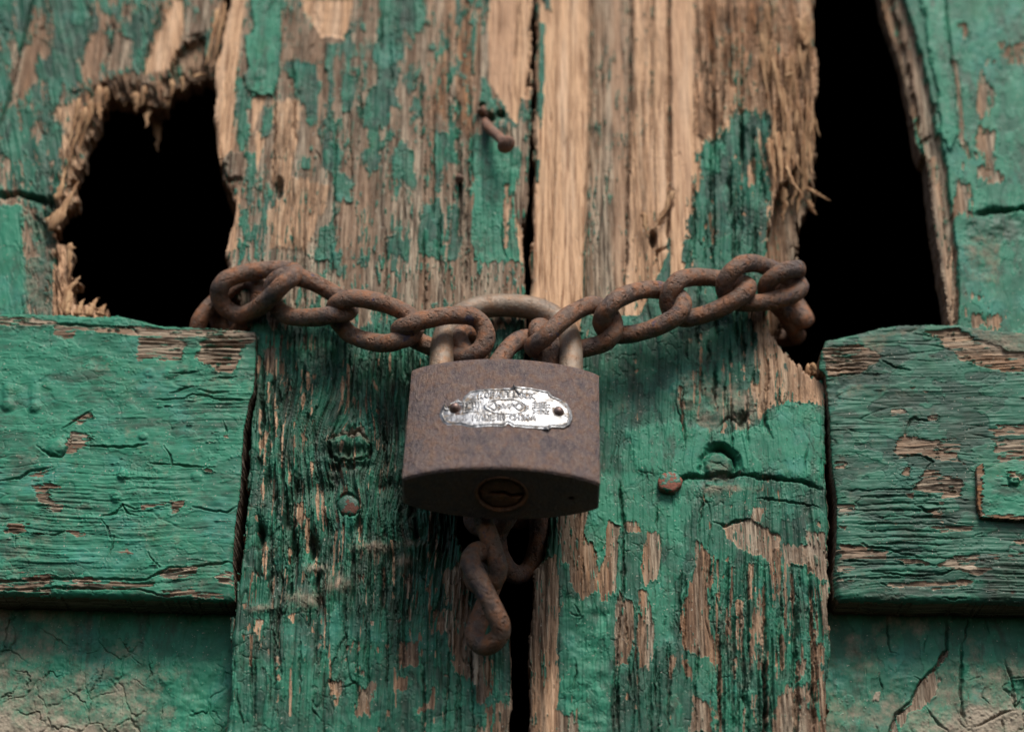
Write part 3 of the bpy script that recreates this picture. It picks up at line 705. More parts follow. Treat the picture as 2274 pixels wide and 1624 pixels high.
# left fringe of fresh splintered wood
b.bare(P('A', (1480, -30), (1610, -30), (1560, 300), (1530, 700), (1530, 950), (1480, 1080), (1420, 1090), (1370, 700), (1400, 300)), .35, fresh=.95, warm=.0, R=.5, H=1.2)
b.paint(P('A', (1540, 450), (1610, 600), (1620, 900), (1580, 1000), (1530, 900), (1520, 700)), j=.6)
b.bare(P('A', (1450, 1080), (1500, 1000), (1600, 1000), (1580, 1160), (1490, 1170)), .3, fresh=.0, warm=0, dirt=.25, R=.5, H=1.5)
b.groove(P('A', (1540, 1170), (1480, 1180), (1450, 1120)), 3, 2, .8)
b.bare(P('A', (1500, 1200), (1560, 1300), (1540, 1624), (1450, 1624)), .5, fresh=.8, warm=.3, R=1)
# smooth hanging tongue of paint
tong = P('A', (1625, -40), (1835, -40), (1822, 500), (1775, 620), (1700, 632), (1600, 585), (1588, 505), (1622, 440), (1590, 250), (1645, 180))
b.paint(tong, j=.25); b.area(tong, soft=3, H=.9, tone=.85, R=.1, sm=1.0)
b.groove(P('A', (1720, 100), (1800, 10)), 1.5, .8, .6); b.groove(P('A', (1680, 50), (1730, 0)), 1.5, .8, .6)
b.knob(*P('A', (1690, 500))[0], 16, 16, .5, .4)
b.bare(P('A', (1840, -20), (1960, -20), (2090, 260), (2085, 480), (1960, 640), (1880, 430), (1830, 400)), .8, fresh=.15, warm=.15)
b.bare(P('A', (1960, -20), (2300, -20), (2240, 260), (2150, 230), (2085, 240), (1970, 70)), .6, fresh=.9, warm=.2, H=-.8, lump=.6)
b.groove(P('A', (2110, 260), (2100, 700)), 2.2, 1.4, .8, 2); b.groove(P('A', (1890, 560), (1880, 520)), 8, 2.5, .9)
for q in ((1640, 640, 1720, 640, 1640, 880), (1660, 840, 1720, 900, 1670, 1120)):
    b.bare(P('A', (q[0], q[1]), (q[2], q[3]), (q[4], q[5])), .4, fresh=1.0, warm=0, R=.8)
b.bare(P('A', (1780, 660), (1960, 640), (1950, 800), (1900, 1150), (2160, 1200), (2000, 1624), (1740, 1624), (1730, 1400), (1850, 1260), (1760, 1180)), 1.0, fresh=.62, warm=.2, R=1.6, dust=.1)
b.knob(*P('A', (1815, 1230))[0], 12, 26, -3.5, .3, dirt=.4, warm=.5)
for poly in (P('B', (270, -20), (540, -20), (572, 100), (545, 212), (480, 208), (440, 210), (425, 330), (420, 390), (385, 400), (385, 560), (360, 600), (388, 640), (385, 700), (350, 705), (340, 800), (268, 842), (292, 930), (262, 1010), (260, 1110), (205, 1142), (130, 1010), (170, 955), (212, 960), (210, 870), (165, 820), (165, 680), (200, 610), (240, 560), (245, 440), (215, 380), (222, 300), (270, 200)),
             P('B', (15, 480), (130, 490), (110, 740), (50, 742), (20, 640)), P('B', (45, 230), (80, 210), (110, 300), (105, 335), (55, 330)), P('B', (150, 155), (180, 160), (175, 200), (145, 195)),
             P('B', (400, 920), (440, 930), (500, 1000), (512, 1200), (480, 1232), (420, 1170), (365, 1180), (362, 1000)), P('B', (635, 860), (770, 870), (765, 1040), (690, 1080), (655, 1240), (632, 1200), (620, 1100)),
             P('B', (860, 870), (1040, 860), (1200, 1000), (1190, 1150), (1140, 1280), (1210, 1700), (880, 1700), (870, 1450), (905, 1200), (862, 1050)),
             P('B', (930, 460), (985, 560), (1050, 690), (1000, 735), (925, 640)), P('B', (545, 1340), (650, 1300), (690, 1400), (680, 1700), (530, 1640)), P('B', (300, 1530), (470, 1560), (460, 1700), (320, 1660)),
             P('B', (0, 1110), (100, 1160), (100, 1320), (40, 1320), (0, 1240)), P('B', (740, 1300), (800, 1340), (790, 1700), (720, 1700)), P('B', (720, 680), (750, 690), (745, 830), (725, 830)),
             P('B', (490, 705), (520, 705), (515, 765), (488, 765)), P('B', (830, 310), (855, 315), (850, 375), (828, 372)), P('B', (868, 190), (895, 180), (890, 490), (865, 500)), P('B', (320, 1260), (355, 1262), (350, 1300), (322, 1300)),
             P('A', (2130, 290), (2180, 290), (2170, 740), (2120, 740)), P('A', (1860, 380), (1950, 400), (2060, 430), (2080, 780), (2010, 840), (1980, 700), (1920, 620), (1900, 500), (1850, 460)), P('A', (2215, 490), (2300, 480), (2300, 740), (2220, 740)),
             P('A', (2100, 800), (2160, 880), (2215, 1040), (2200, 1120), (2260, 1300), (2240, 1400), (2170, 1400), (2150, 1150), (2090, 1080)), P('A', (1975, 1040), (2025, 1030), (2020, 1100), (1970, 1095)),
             P('A', (1720, 700), (1765, 700), (1755, 900), (1705, 900)), P('A', (2060, 1480), (2180, 1480), (2200, 1700), (2040, 1700)), P('A', (1600, 1000), (1660, 1000), (1640, 1400), (1600, 1300)), P('A', (1560, 1360), (1620, 1350), (1600, 1530), (1560, 1530)),
             P('B', (1195, 640), (1220, 700), (1210, 800), (1190, 790))):
    b.paint(poly, j=.6)
b.area(P('B', (870, 1000), (1060, 900), (1190, 1100), (1210, 1700), (880, 1700), (880, 1300)), tone=.8, sm=.5, dust=.2)
b.bare(P('B', (990, -20), (1270, -20), (1255, 640), (1190, 640), (1170, 840), (1110, 740), (1060, 650), (990, 540), (980, 200)), .4, fresh=1.0, warm=.05, R=.45)
b.groove(P('B', (1175, -20), (1165, 200), (1150, 420)), 1.8, 1.4, .8, 2); b.groove(P('B', (1050, -20), (1040, 300)), 1.2, .8, .5, 2)
b.area(P('B', (600, -20), (960, -20), (920, 600), (860, 900), (600, 700)), soft=30, warm=.85, fresh=.35)
b.bare(P('B', (0, 850), (160, 860), (200, 960), (120, 1020), (210, 1150), (330, 1090), (360, 1400), (290, 1624), (0, 1624), (20, 1330), (110, 1330), (110, 1150)), 1.2, **GB)
b.groove(P('B', (800, 950), (800, 1100), (790, 1300), (800, 1624)), 3.4, 2.6, .95, 3)
b.bare(P('B', (1085, 1195), (1130, 1190), (1125, 1400), (1110, 1624), (1075, 1624)), .5, fresh=.5, warm=.8, H=-.3)
b.bare(P('B', (1150, 1400), (1200, 1500), (1230, 1700), (1190, 1700)), .4, fresh=.8, warm=.2, R=.4)
for x, y, r in ((985, 770, 17), (1060, 745, 12), (940, 690, 8)):
    X_, Y_ = P('B', (x, y))[0]; b.knob(X_, Y_, r, r * .8, -3.0, .4, dirt=.7)
b.knob(*P('B', (1040, 830))[0], 26, 18, .8, .4, dirt=.3)
# middle: eroded, deep ridges
b.area(P('D', (1700, 600), (1860, 640), (1830, 700), (1700, 710)), tone=.6, sm=.7)
b.paint(P('D', (1680, 590), (1850, 600), (1850, 690), (1700, 715)), j=.4)
b.bare(P('D', (1710, 720), (1790, 710), (1800, 860), (1720, 870)), .5, fresh=.2, dust=.5)
for p_ in (P('D', (1705, 1270), (1735, 1250), (1740, 1310), (1715, 1370)), P('D', (1830, 800), (1845, 800), (1840, 940)), P('D', (1795, 1060), (1815, 1080), (1800, 1150)), P('D', (1990, 860), (2003, 860), (2000, 1020)),
           P('D', (1880, 1500), (1895, 1500), (1870, 1624)), P('D', (1905, 1180), (1920, 1180), (1915, 1260)), P('F', (1650, 890), (1710, 900), (1680, 1000), (1650, 960)), P('F', (1630, 1000), (1645, 1000), (1640, 1190), (1625, 1190)),
           P('F', (1700, 360), (1720, 370), (1735, 560), (1715, 620)), P('F', (1870, 420), (1885, 430), (1875, 560)), P('F', (1920, 150), (1970, 140), (1960, 300), (1930, 240)),
           P('F', (1985, 230), (2010, 240), (2000, 440), (1985, 430)), P('F', (1880, 880), (1920, 860), (1900, 915)), P('F', (2145, 1290), (2230, 1300), (2222, 1350), (2190, 1400), (2140, 1385)), P('F', (2160, 1410), (2190, 1410), (2185, 1470), (2165, 1460))):
    b.bare(p_, .4, fresh=.6, warm=.3, dust=.15)
for x, y, rx, ry, h in ((772, 1003, 48, 12, -2.6), (740, 1062, 14, 30, -2.6), (705, 1085, 22, 26, -2.2), (905, 1140, 20, 50, -2.0), (860, 1080, 26, 16, -1.8), (930, 1180, 24, 20, -2.6),
                        (600, 1075, 14, 28, -1.8), (585, 1190, 10, 30, -2.0), (640, 1150, 12, 40, -2.0), (690, 1195, 14, 36, -2.2), (735, 1175, 14, 24, -1.8), (980, 1190, 30, 60, -4.0),
                        (620, 1290, 10, 40, -2.0), (655, 1260, 8, 30, -1.6), (800, 900, 30, 60, -1.2), (880, 950, 30, 50, -1.0), (640, 880, 14, 60, -1.0), (960, 900, 40, 50, -2.4)):
    b.blob(x, y, rx, ry, H=h, dirt=.35)  # hollows, with their darkness also put into the colour
kb = [(728, 978), (760, 962), (800, 960), (822, 985), (818, 1010), (800, 1024), (760, 1022), (734, 1012)]
b.area(kb, soft=5, H=1.6, R=.3, E=-1.2, tone=.45, sm=.5, dust=.3, lump=1.2); b.paint(kb, j=.6)
b.groove(kb + [kb[0]], 3.5, 1.4, .4, 6); b.area([(728, 975), (760, 955), (805, 955), (826, 985), (818, 985), (798, 968), (760, 970)], soft=4, dust=.7, E=-1)
b.blob(772, 1034, 44, 8, H=-2.2, dirt=.3)  # shadow under the knot block, put into hollow and colour
b.knob(772, 1122, 27, 27, -1.2, .8, dirt=.2)
b.knob(925, 1155, 26, 38, 1.2, .5, dust=.1); b.area(P('G', (480, 170), (620, 190), (580, 340), (500, 350)), tone=.75, sm=.8)
for x, y, rx, ry in ((580, 1352, 40, 10), (700, 1262, 30, 12), (830, 1215, 50, 12), (930, 1205, 40, 12), (760, 1300, 40, 20), (690, 1330, 40, 20), (900, 1250, 20, 16)):
    b.blob(x, y, rx, ry, dust=.42, H=.8, lump=1.2)
def splits(b, box, n, seed, wr=(2.2, 4.5), lr=(50, 190), dp=1.7, dirt=.35, lean=0):
    r_ = random.Random(seed)
    for _ in range(n):
        x = r_.uniform(box[0], box[2]); y = r_.uniform(box[1], box[3]); L_ = r_.uniform(*lr)
        b.groove([(x, y), (x + lean * L_ * .5 + r_.uniform(-4, 4), y + L_ * .5), (x + lean * L_ + r_.uniform(-6, 6), y + L_)], r_.uniform(*wr), dp * r_.uniform(.6, 1), dirt, 4)
def slivers(b, box, n, seed, lr=(25, 110), wr=(2.5, 7), **kw):
    r_ = random.Random(seed)
    for _ in range(n):
        x = r_.uniform(box[0], box[2]); y = r_.uniform(box[1], box[3]); L_ = r_.uniform(*lr); w_ = r_.uniform(*wr); l_ = r_.uniform(-.06, .06) * L_
        b.bare([(x - w_ * .3, y), (x + w_ * .3, y), (x + w_ * .5 + l_ * .4, y + L_ * .4), (x + w_ * .2 + l_, y + L_), (x + l_ - 1, y + L_), (x - w_ * .5 + l_ * .5, y + L_ * .5)], .22, soft=3, **kw)
splits(b, (570, 770, 990, 1230), 46, 1)
splits(b, (570, 1050, 960, 1260), 22, 2, (4, 8), (40, 110), 2.6)
splits(b, (530, 1300, 1100, 1500), 16, 3, (2, 3), (80, 220), 1.2)
slivers(b, (570, 770, 1000, 1250), 42, 4, fresh=.55, warm=.1, dust=.15, H=.5)
slivers(b, (540, 1250, 1080, 1560), 16, 5, fresh=.4, warm=.5)
splits(b, (600, 0, 1150, 560), 26, 6, (2, 3.4), (80, 300), 1.3)
# lower part
for p_ in (P('G', (410, 1040), (525, 1045), (530, 1190), (410, 1210)), P('G', (400, 1270), (450, 1270), (440, 1350), (385, 1350)), P('G', (560, 1440), (640, 1340), (640, 1490), (525, 1500)), P('G', (90, 580), (130, 570), (180, 640), (150, 660)),
           P('G', (620, 840), (860, 820), (900, 1060), (1000, 1180), (1012, 1280), (1000, 1400), (940, 1440), (900, 1400), (890, 1290), (770, 1240), (735, 1100), (720, 985), (610, 990)),
           P('G', (120, 1380), (220, 1310), (215, 1520), (110, 1520)), P('G', (150, 1200), (180, 1190), (170, 1270)), P('G', (940, 1440), (1110, 1440), (1120, 1700), (900, 1700)), P('G', (-10, 1290), (30, 1300), (20, 1350), (-10, 1350)),
           P('G', (680, 600), (800, 500), (860, 820), (740, 840)), P('G', (440, 620), (480, 600), (470, 760), (450, 760))):
    b.bare(p_, .8, fresh=.04, warm=.6, dust=.1, R=1.1)
b.paint(P('G', (930, 1470), (980, 1440), (960, 1624), (920, 1560)))
for pts in (P('F', (1750, 1260), (1760, 1400), (1750, 1490)), P('F', (2100, 1020), (2080, 1150), (2060, 1230)), P('F', (2050, 1360), (2030, 1480), (2090, 1550)), P('F', (1540, 1350), (1560, 1500), (1590, 1624)), P('F', (1780, 900), (1790, 1300), (1770, 1380)),
            P('G', (190, 850), (180, 1100), (170, 1230)), P('G', (740, 900), (720, 1300), (690, 1624)), P('G', (780, 1260), (770, 1624)), P('G', (330, 1000), (320, 1400)), P('G', (20, 1340), (120, 1310), (130, 1400)), P('F', (2000, 1000), (2030, 800)),
            P('G', (860, 1100), (870, 1280)), P('G', (990, 1200), (960, 1400)), P('F', (2270, 950), (2150, 1200), (2150, 1500)), P('F', (1660, 1090), (1720, 1010))):
    b.groove(pts, 1.7, 1.1, .85, 4, pull=.2)
b.ch['dirt'] += ss(1100, 1140, b.PX) * ss(1150, 1200, b.PY) * .3  # shade of the edge turning into the gap, put into the colour
o = re(finish(b, 'stile', left, M_VERT, lambda x, y: poly_sdf(STILE_L, x, y), 24, .25, wl=8, amp=.60, round_r=10, round_h=1.6, rows=7, torn=.8, side=(.12, .35, .05, .4), sideb=(.35, .6), jag=4, crack=1.0))

# ================================================================== RIGHT LEAF
b = Board((1160, -130, 1880, 1760), 0.0008, 'v', 0.035, 500, knots=[(1595, 1032, 60, 60)])
up = ss(700, 560, b.PY)
b.ch['cov'] += .38 - .9 * ss(620, 520, b.PY)
b.ch['fresh'] += .9 * up + .35 * (1 - up); b.ch['warm'] += .12 * up + .6 * (1 - up)
b.ch['R'] *= 1.0 + .35 * ss(1560, 1650, b.PX) * (1 - up)
b.ch['dust'] += .20 * (1 - up) + .08 * up; b.ch['E'] += .15; b.ch['tone'] -= .28
# long split strips of clean wood
S_A = [(1199, -150), (1309, -150), (1309, 0), (1306, 300), (1296, 600), (1290, 740), (1180, 740), (1184, 500), (1192, 250)]
S_B = [(1312, -150), (1400, -150), (1402, 0), (1399, 250), (1391, 560), (1385, 700), (1296, 700), (1302, 500), (1311, 250)]
S_C = [(1405, -150), (1484, -150), (1484, 560), (1420, 700), (1385, 700), (1396, 400)]
S_D = [(1488, -150), (1550, -150), (1540, 300), (1530, 560), (1488, 700), (1490, 300)]
b.bare(S_A, .1, soft=4, fresh=1.0, warm=0, R=.12, H=1.4, sm=.8); b.bare(S_B, .1, soft=4, fresh=.34, warm=.18, R=.15, H=-3.4, sm=.8)
b.bare(S_C, .2, soft=4, fresh=.7, warm=.35, R=.7, H=-1.4, lump=.3, sm=.4); b.bare(S_D, .2, soft=4, fresh=1.0, warm=0, R=.2, H=.8, sm=.6)
b.bare([(1455, -150), (1484, -150), (1483, 560), (1462, 600), (1452, 300)], .1, soft=4, fresh=1.0, warm=0, H=1.0, sm=.7)
b.bare([(1540, -150), (1815, -150), (1815, 420), (1720, 520), (1640, 250), (1560, 310), (1540, 300)], 1.0, fresh=.62, warm=.75, R=1.8, E=.9)
for pts, w_, d_ in (([(1310, -150), (1310, 100), (1308, 280), (1300, 480), (1296, 720)], 4.2, 4.5), ([(1402, -150), (1402, 100), (1399, 300), (1392, 600)], 3.0, 2), ([(1484, -150), (1485, 150), (1486, 400), (1483, 540)], 4.2, 4),
                    ([(1448, -150), (1446, 150), (1444, 330)], 1.5, 1.2), ([(1560, 0), (1555, 200)], 1.6, 1.5), ([(1610, 100), (1600, 330)], 1.6, 1.8), ([(1690, 60), (1680, 300)], 1.6, 1.5), ([(1745, 100), (1735, 380)], 2, 2.4), ([(1340, -150), (1338, 300), (1330, 600)], 1.0, .5), ([(1235, -150), (1232, 300), (1222, 650)], 1.0, .5), ([(1268, -150), (1262, 400)], .9, .4)):
    b.groove(pts, w_, d_, .6, 2)
b.groove(P('B', (1385, 720), (1388, 850)), 2.5, 1.4, .6, 1)
b.paint(P('B', (1308, 160), (1350, 180), (1345, 600), (1330, 860), (1305, 860), (1310, 500)), j=.4); b.paint(P('B', (1330, -20), (1380, -20), (1380, 90), (1350, 80)), j=.4); b.paint(P('B', (1300, 1050), (1320, 1050), (1310, 1200), (1290, 1200)), j=.4)
for x, y, rx, ry in ((1436, 60, 22, 60), (1440, 170, 20, 40), (1575, 70, 40, 50), (1560, 240, 26, 50), (1690, 40, 50, 50), (1600, 30, 30, 30)):
    b.blob(x, y, rx, ry, lump=1.4, H=.6, warm=.25)
b.blob(1610, 55, 16, 30, dirt=.5, H=-1.5); b.blob(1568, 190, 8, 10, dirt=.3)
b.knob(*P('B', (2050, 1540))[0], 10, 20, -4, .4, dirt=.9)
b.groove(P('B', (2060, 1500), (2110, 1420), (2160, 1350), (2180, 1250)), 5, 3.0, .6, 4); b.groove(P('B', (2150, 1600), (2080, 1624), (2060, 1700)), 4, 3, .8)
# green area under the fibres
gr = P('C', (405, 720), (640, 730), (620, 900), (600, 1000), (640, 1200), (620, 1400), (610, 1700), (60, 1700), (90, 1480), (130, 1250), (160, 1100), (150, 1000), (220, 930), (380, 800))
b.paint(gr, j=1.2); b.area(gr, R=1.5, warm=.5, fresh=.7)
b.area(P('C', (180, 940), (330, 930), (290, 1120), (210, 1100)), sm=.9, H=.6, tone=.7)
b.bare(P('C', (480, 1100), (510, 1090), (520, 1200), (480, 1220)), .5, fresh=.9); b.bare(P('C', (220, 1380), (260, 1390), (270, 1600), (240, 1540)), .5, fresh=.7, warm=.6)
b.bare(P('C', (540, 800), (570, 900), (590, 1100), (560, 1020)), .5, fresh=.9)
# splintered right edge
b.bare(P('C', (620, 380), (940, 300), (930, 800), (800, 1150), (640, 1230), (610, 1000), (650, 800)), .9, fresh=.85, warm=.3, R=1.6, E=1.0)
b.bare(P('E', (480, 440), (620, 440), (660, 640), (880, 860), (985, 940), (980, 1080), (880, 1050), (760, 1060), (640, 1090), (560, 1180), (500, 1000), (560, 800)), 1.0, fresh=.5, warm=.35, dust=.32, R=1.5)
# mud and dust between chain and ledge
b.area(P('E', (0, 850), (300, 900), (560, 1050), (500, 1240), (430, 1250), (380, 1160), (260, 1250), (100, 1180), (0, 1050)), soft=30, dust=.55, lump=1.6, R=1.0, cov=-.05)
b.groove(P('E', (500, 1080), (440, 1180), (430, 1240)), 10, 3.0, .8, 5)
b.groove(P('E', (280, 1230), (350, 1150), (400, 1170), (420, 1200)), 2.5, 1.4, .8, 2)
b.groove(P('E', (0, 1050), (60, 1200), (70, 1350)), 2, 1.4, .8); b.groove(P('E', (590, 1100), (590, 1200), (640, 1300)), 1.6, 1, .7)
sm1 = P('E', (-300, 1250), (0, 1180), (250, 1250), (430, 1260), (560, 1200), (590, 1110), (740, 1060), (980, 1090), (978, 1545), (850, 1550), (480, 1500), (430, 1500), (100, 1560), (-250, 1500))
b.paint(sm1, j=.5); b.area(sm1, soft=16, sm=.9, R=.2, tone=.85, H=.6, dust=.14)
b.groove(P('E', (870, 1340), (850, 1430), (855, 1540)), 2, 1.2, .7, 2); b.groove(P('E', (235, 1230), (240, 1340)), 1.2, .7, .5)
X_, Y_ = P('E', (285, 1465))[0]
b.knob(X_ + 3, Y_ - 5, 46, 44, -2.6, .75, dirt=.12); b.knob(X_, Y_ + 2, 35, 35, 2.6, .6, dust=.3, tone=-.2); b.groove([(X_ - 22, Y_ - 34), (X_ + 10, Y_ - 42), (X_ + 36, Y_ - 20), (X_ + 40, Y_ + 6)], 6, 2.0, .8, 2)  # knot; its crescent shadow is a groove darkened in colour too
b.groove([(X_ - 20, Y_ - 6), (X_ + 8, Y_ - 2), (X_ + 22, Y_ + 10)], 2, .8, .5)
b.groove(P('E', (-80, 1560), (160, 1540), (420, 1520), (700, 1560), (860, 1580), (960, 1624)), 4.5, 2.0, .8, 5)
b.blob(1600, 1085, 80, 10, dust=.4, H=.4)
# lower half
sm2 = P('G', (1640, 150), (1700, -60), (2400, -60), (2240, 400), (2130, 420), (2090, 480), (2200, 700), (2180, 1000), (2060, 1080), (2040, 900), (2000, 700), (2080, 640), (2110, 450), (1990, 330), (1880, 280), (1830, 300), (1700, 640), (1600, 560), (1600, 330))
b.paint(sm2, j=.5); b.area(sm2, soft=18, sm=.9, R=.25, tone=.75, dust=.14)
b.paint(P('G', (1440, 520), (1500, 520), (1490, 660), (1590, 780), (1760, 860), (1770, 1200), (1740, 1624), (1560, 1624), (1560, 1470), (1500, 1520), (1420, 1480), (1440, 1200), (1430, 900), (1440, 700)), j=.6)
b.area(P('G', (1450, 700), (1760, 860), (1770, 1300), (1740, 1700), (1560, 1700), (1440, 1450)), soft=14, sm=.6, tone=.65, lump=1.0)
BR = dict(fresh=.02, warm=.6, R=1.1, dust=.2)
for p_ in (P('G', (1430, 200), (1640, 150), (1600, 330), (1680, 480), (1680, 690), (1590, 780), (1490, 660), (1500, 540), (1440, 520)), P('G', (1760, 260), (1830, 300), (1800, 700), (1720, 820), (1705, 700)),
           P('G', (2000, 340), (2070, 335), (2110, 420), (2080, 640), (2000, 680), (1965, 560)), P('G', (1955, 700), (2010, 720), (2050, 900), (2060, 1050), (2020, 1220), (1955, 1200), (1940, 1000)), P('G', (1865, 265), (1960, 270), (1970, 320), (1880, 320)),
           P('G', (1420, 1480), (1500, 1525), (1560, 1470), (1565, 1700), (1430, 1700)), P('G', (1830, 700), (1900, 800), (1930, 1000), (1880, 1180), (1790, 1200), (1800, 900)), P('G', (2150, 1140), (2200, 1140), (2160, 1280)),
           P('H', (150, 390), (250, 490), (260, 570), (230, 700), (225, 1000), (240, 1020), (300, 970), (300, 1280), (240, 1150), (150, 1120), (60, 1090), (45, 950), (70, 760), (130, 620)),
           P('H', (390, 770), (450, 780), (445, 900), (400, 850)), P('H', (490, 540), (515, 540), (500, 780), (485, 760)), P('H', (130, 1400), (230, 1440), (290, 1540), (230, 1560), (230, 1624), (110, 1624)), P('H', (40, 1080), (110, 1220), (100, 1290), (50, 1180))):
    b.bare(p_, .6, **BR)
b.bare(P('G', (1240, 560), (1430, 470), (1445, 700), (1425, 1000), (1440, 1280), (1420, 1480), (1440, 1700), (1240, 1700)), .5, fresh=.25, warm=.6, R=1.2)
b.blob(*P('G', (1390, 1400))[0], 18, 90, fresh=.6, warm=-.6)
b.bare(P('H', (310, 290), (480, 250), (590, 300), (700, 355), (690, 400), (680, 600), (620, 520), (560, 480), (500, 470), (430, 435), (340, 365)), .5, fresh=.1, warm=.5, dust=.42, R=.5, lump=.6)
b.bare(P('H', (840, 320), (990, 330), (1005, 640), (930, 640), (860, 545), (720, 520), (700, 410), (850, 410)), .8, fresh=.25, warm=.1, dust=.5, lump=1.0)
b.bare(P('H', (520, 180), (590, 180), (560, 270), (500, 260)), .4, dust=.35)
b.area(P('H', (230, 480), (960, 560), (990, 1624), (230, 1624)), soft=50, E=.35, S=.5, R=1.9, fresh=.45, warm=.6, tone=.38)
splits(b, (1590, 1240, 1830, 1500), 34, 11, (2.4, 4), (90, 330), 1.5, .3)
slivers(b, (1590, 1230, 1830, 1560), 40, 12, (40, 170), (3, 8), fresh=.25, warm=.6)
splits(b, (1340, 1230, 1590, 1560), 14, 13, (2, 3), (80, 260), 1.1, .3)
splits(b, (1560, 0, 1790, 400), 40, 14, (2.2, 4.2), (40, 200), 1.7, .2)
splits(b, (1540, 300, 1700, 640), 20, 15, (2.2, 3.6), (60, 200), 1.4, .3)
splits(b, (1500, 740, 1740, 900), 18, 16, (2.2, 3.6), (50, 130), 1.3, .3)
slivers(b, (1500, 740, 1700, 900), 16, 17, fresh=.5, warm=.2)
for p_ in (P('H', (640, 440), (690, 440), (650, 850), (640, 700)), P('H', (940, 700), (1000, 640), (1005, 900), (960, 1030)), P('H', (730, 1340), (900, 1300), (1000, 1300), (1010, 1700), (640, 1700), (640, 1480)), P('H', (800, 1170), (850, 1160), (840, 1330), (790, 1290)),
           P('H', (360, 700), (375, 700), (370, 1000)), P('H', (500, 1400), (530, 1400), (520, 1520)), P('H', (700, 1020), (720, 1020), (700, 1200)), P('H', (900, 1040), (960, 1050), (960, 1300), (900, 1290))):
    b.bare(p_, .8, fresh=.15, warm=.6, R=2.0, dust=.15)
for pts, w_ in ((P('G', (1830, 0), (1850, 200), (1860, 400), (1850, 700), (1820, 1000), (1800, 1300), (1790, 1650)), 3.2), (P('G', (2075, 150), (2070, 330)), 1.4), (P('G', (1590, 500), (1600, 700)), 1.4), (P('H', (205, 40), (175, 200), (155, 380)), 2.0),
                (P('H', (260, 270), (330, 290), (400, 260), (490, 245)), 2.2), (P('H', (530, 115), (700, 125), (950, 170)), 1.6), (P('G', (1540, 800), (1580, 880), (1520, 860)), 1.6), (P('G', (1560, 920), (1600, 880)), 1.4), (P('G', (1540, 1150), (1550, 1240), (1530, 1350)), 1.8),
                (P('H', (0, 850), (50, 835)), 1.8), (P('H', (0, 900), (40, 960), (20, 1080)), 1.8), (P('H', (300, 1000), (300, 1270)), 1.6), (P('H', (300, 1270), (370, 1265)), 1.2), (P('G', (2130, 880), (2120, 980)), 1.6), (P('G', (1940, 1060), (1960, 1624)), 2.0), (P('G', (2140, 1050), (2150, 1624)), 2.2), (P('G', (2200, 860), (2240, 1000)), 1.5)):
    b.groove(pts, w_, 1.4, .8, 4, pull=.25)
o = re(finish(b, 'stile', right, M_VERT, lambda x, y: poly_sdf(STILE_R, x, y), 24, .30, wl=9, amp=.55, round_r=9, round_h=1.6, rows=7, torn=1.0, side=(.12, .5, .05, .4), sideb=(.35, .6), jag=3.5, crack=1.0))

# ---- darker broken tongue of wood deeper behind the stile
b = Board((1660, 300, 1840, 820), .012, 'v', 0.0, 520)
b.ch['fresh'] += .35; b.ch['warm'] += .5; b.ch['R'] *= 2
TONG = P('C', (560, 900), (880, 900), (905, 1100), (890, 1300), (860, 1360), (800, 1500), (780, 1700)) + P('E', (760, 150), (730, 300), (690, 560), (600, 640), (500, 600))
re(finish(b, 'broken_inner_board', right, M_VERT, lambda x, y: poly_sdf(TONG, x, y), 8, -1.6, wl=9, amp=.8, rows=4, torn=1.2, side=(.0, .3, 0, .4), sideb=(.4, .6), jag=9, round_h=1.5))

# ---- right rail
b = Board((1790, 690, 2440, 1345), -.003, 'h', .02, 600)
b.ch['tone'] += -.30; b.ch['sm'] += .15; b.ch['R'] *= .8; b.ch['dust'] += .20; b.ch['tone'] -= .08
WD = dict(fresh=.12, warm=.08, R=1.5, sm=0.0, H=-.3, dust=.30)
for poly in (P('E', (1450, 1290), (1500, 1255), (1560, 1290), (1880, 1300), (1860, 1345), (1840, 1400), (1885, 1450), (1700, 1440), (1600, 1400), (1460, 1412), (1420, 1380)), P('E', (2030, 1220), (2400, 1190), (2400, 1265), (2090, 1270)),
             P('E', (2070, 1300), (2400, 1285), (2400, 1440), (2110, 1425)), P('E', (1480, 1492), (1530, 1468), (1530, 1540), (1480, 1530)), P('E', (1640, 1490), (1880, 1560), (1830, 1640), (1560, 1620)), P('E', (1050, 1440), (1130, 1438), (1110, 1492), (1050, 1490)),
             P('E', (1400, 1095), (1480, 1088), (1510, 1118), (1420, 1125)), P('E', (1650, 1155), (1700, 1150), (1690, 1182), (1655, 1180)), P('H', (1060, 150), (1165, 170), (1130, 222), (1070, 225)), P('H', (1680, 290), (1955, 278), (1940, 312), (1735, 333)),
             P('H', (1080, 405), (1230, 420), (1395, 450), (1370, 492), (1080, 505)), P('H', (1430, 498), (1650, 530), (1500, 535)), P('H', (1720, 540), (1850, 480), (1990, 470), (1965, 560), (2060, 560), (1975, 622), (1850, 560)), P('H', (1350, 652), (1945, 640), (1930, 682), (1420, 692)),
             P('H', (2190, 385), (2400, 350), (2400, 432)), P('H', (1650, 190), (1740, 190), (1750, 272), (1700, 240)), P('H', (1560, 20), (1690, 8), (1680, 52)), P('H', (1750, -10), (1875, -10), (1870, 92), (1750, 105)), P('H', (1365, 262), (1480, 262), (1440, 280)),
             P('H', (1495, 75), (1560, 70), (1540, 100)), P('H', (1070, 555), (1150, 560), (1130, 590), (1075, 585)), P('H', (1070, 290), (1120, 290), (1110, 320))):
    b.bare(poly, .6, **WD)
b.bare(P('E', (960, 700), (1200, 675), (1345, 760), (1240, 850), (1000, 885)), .5, fresh=.3, warm=.15, R=2.2, dust=.25, sm=0)
for q in range(7):
    b.groove(P('E', (985, 700 + q * 25), (1230, 690 + q * 24)), 1.6, 1.0, .55, 3)
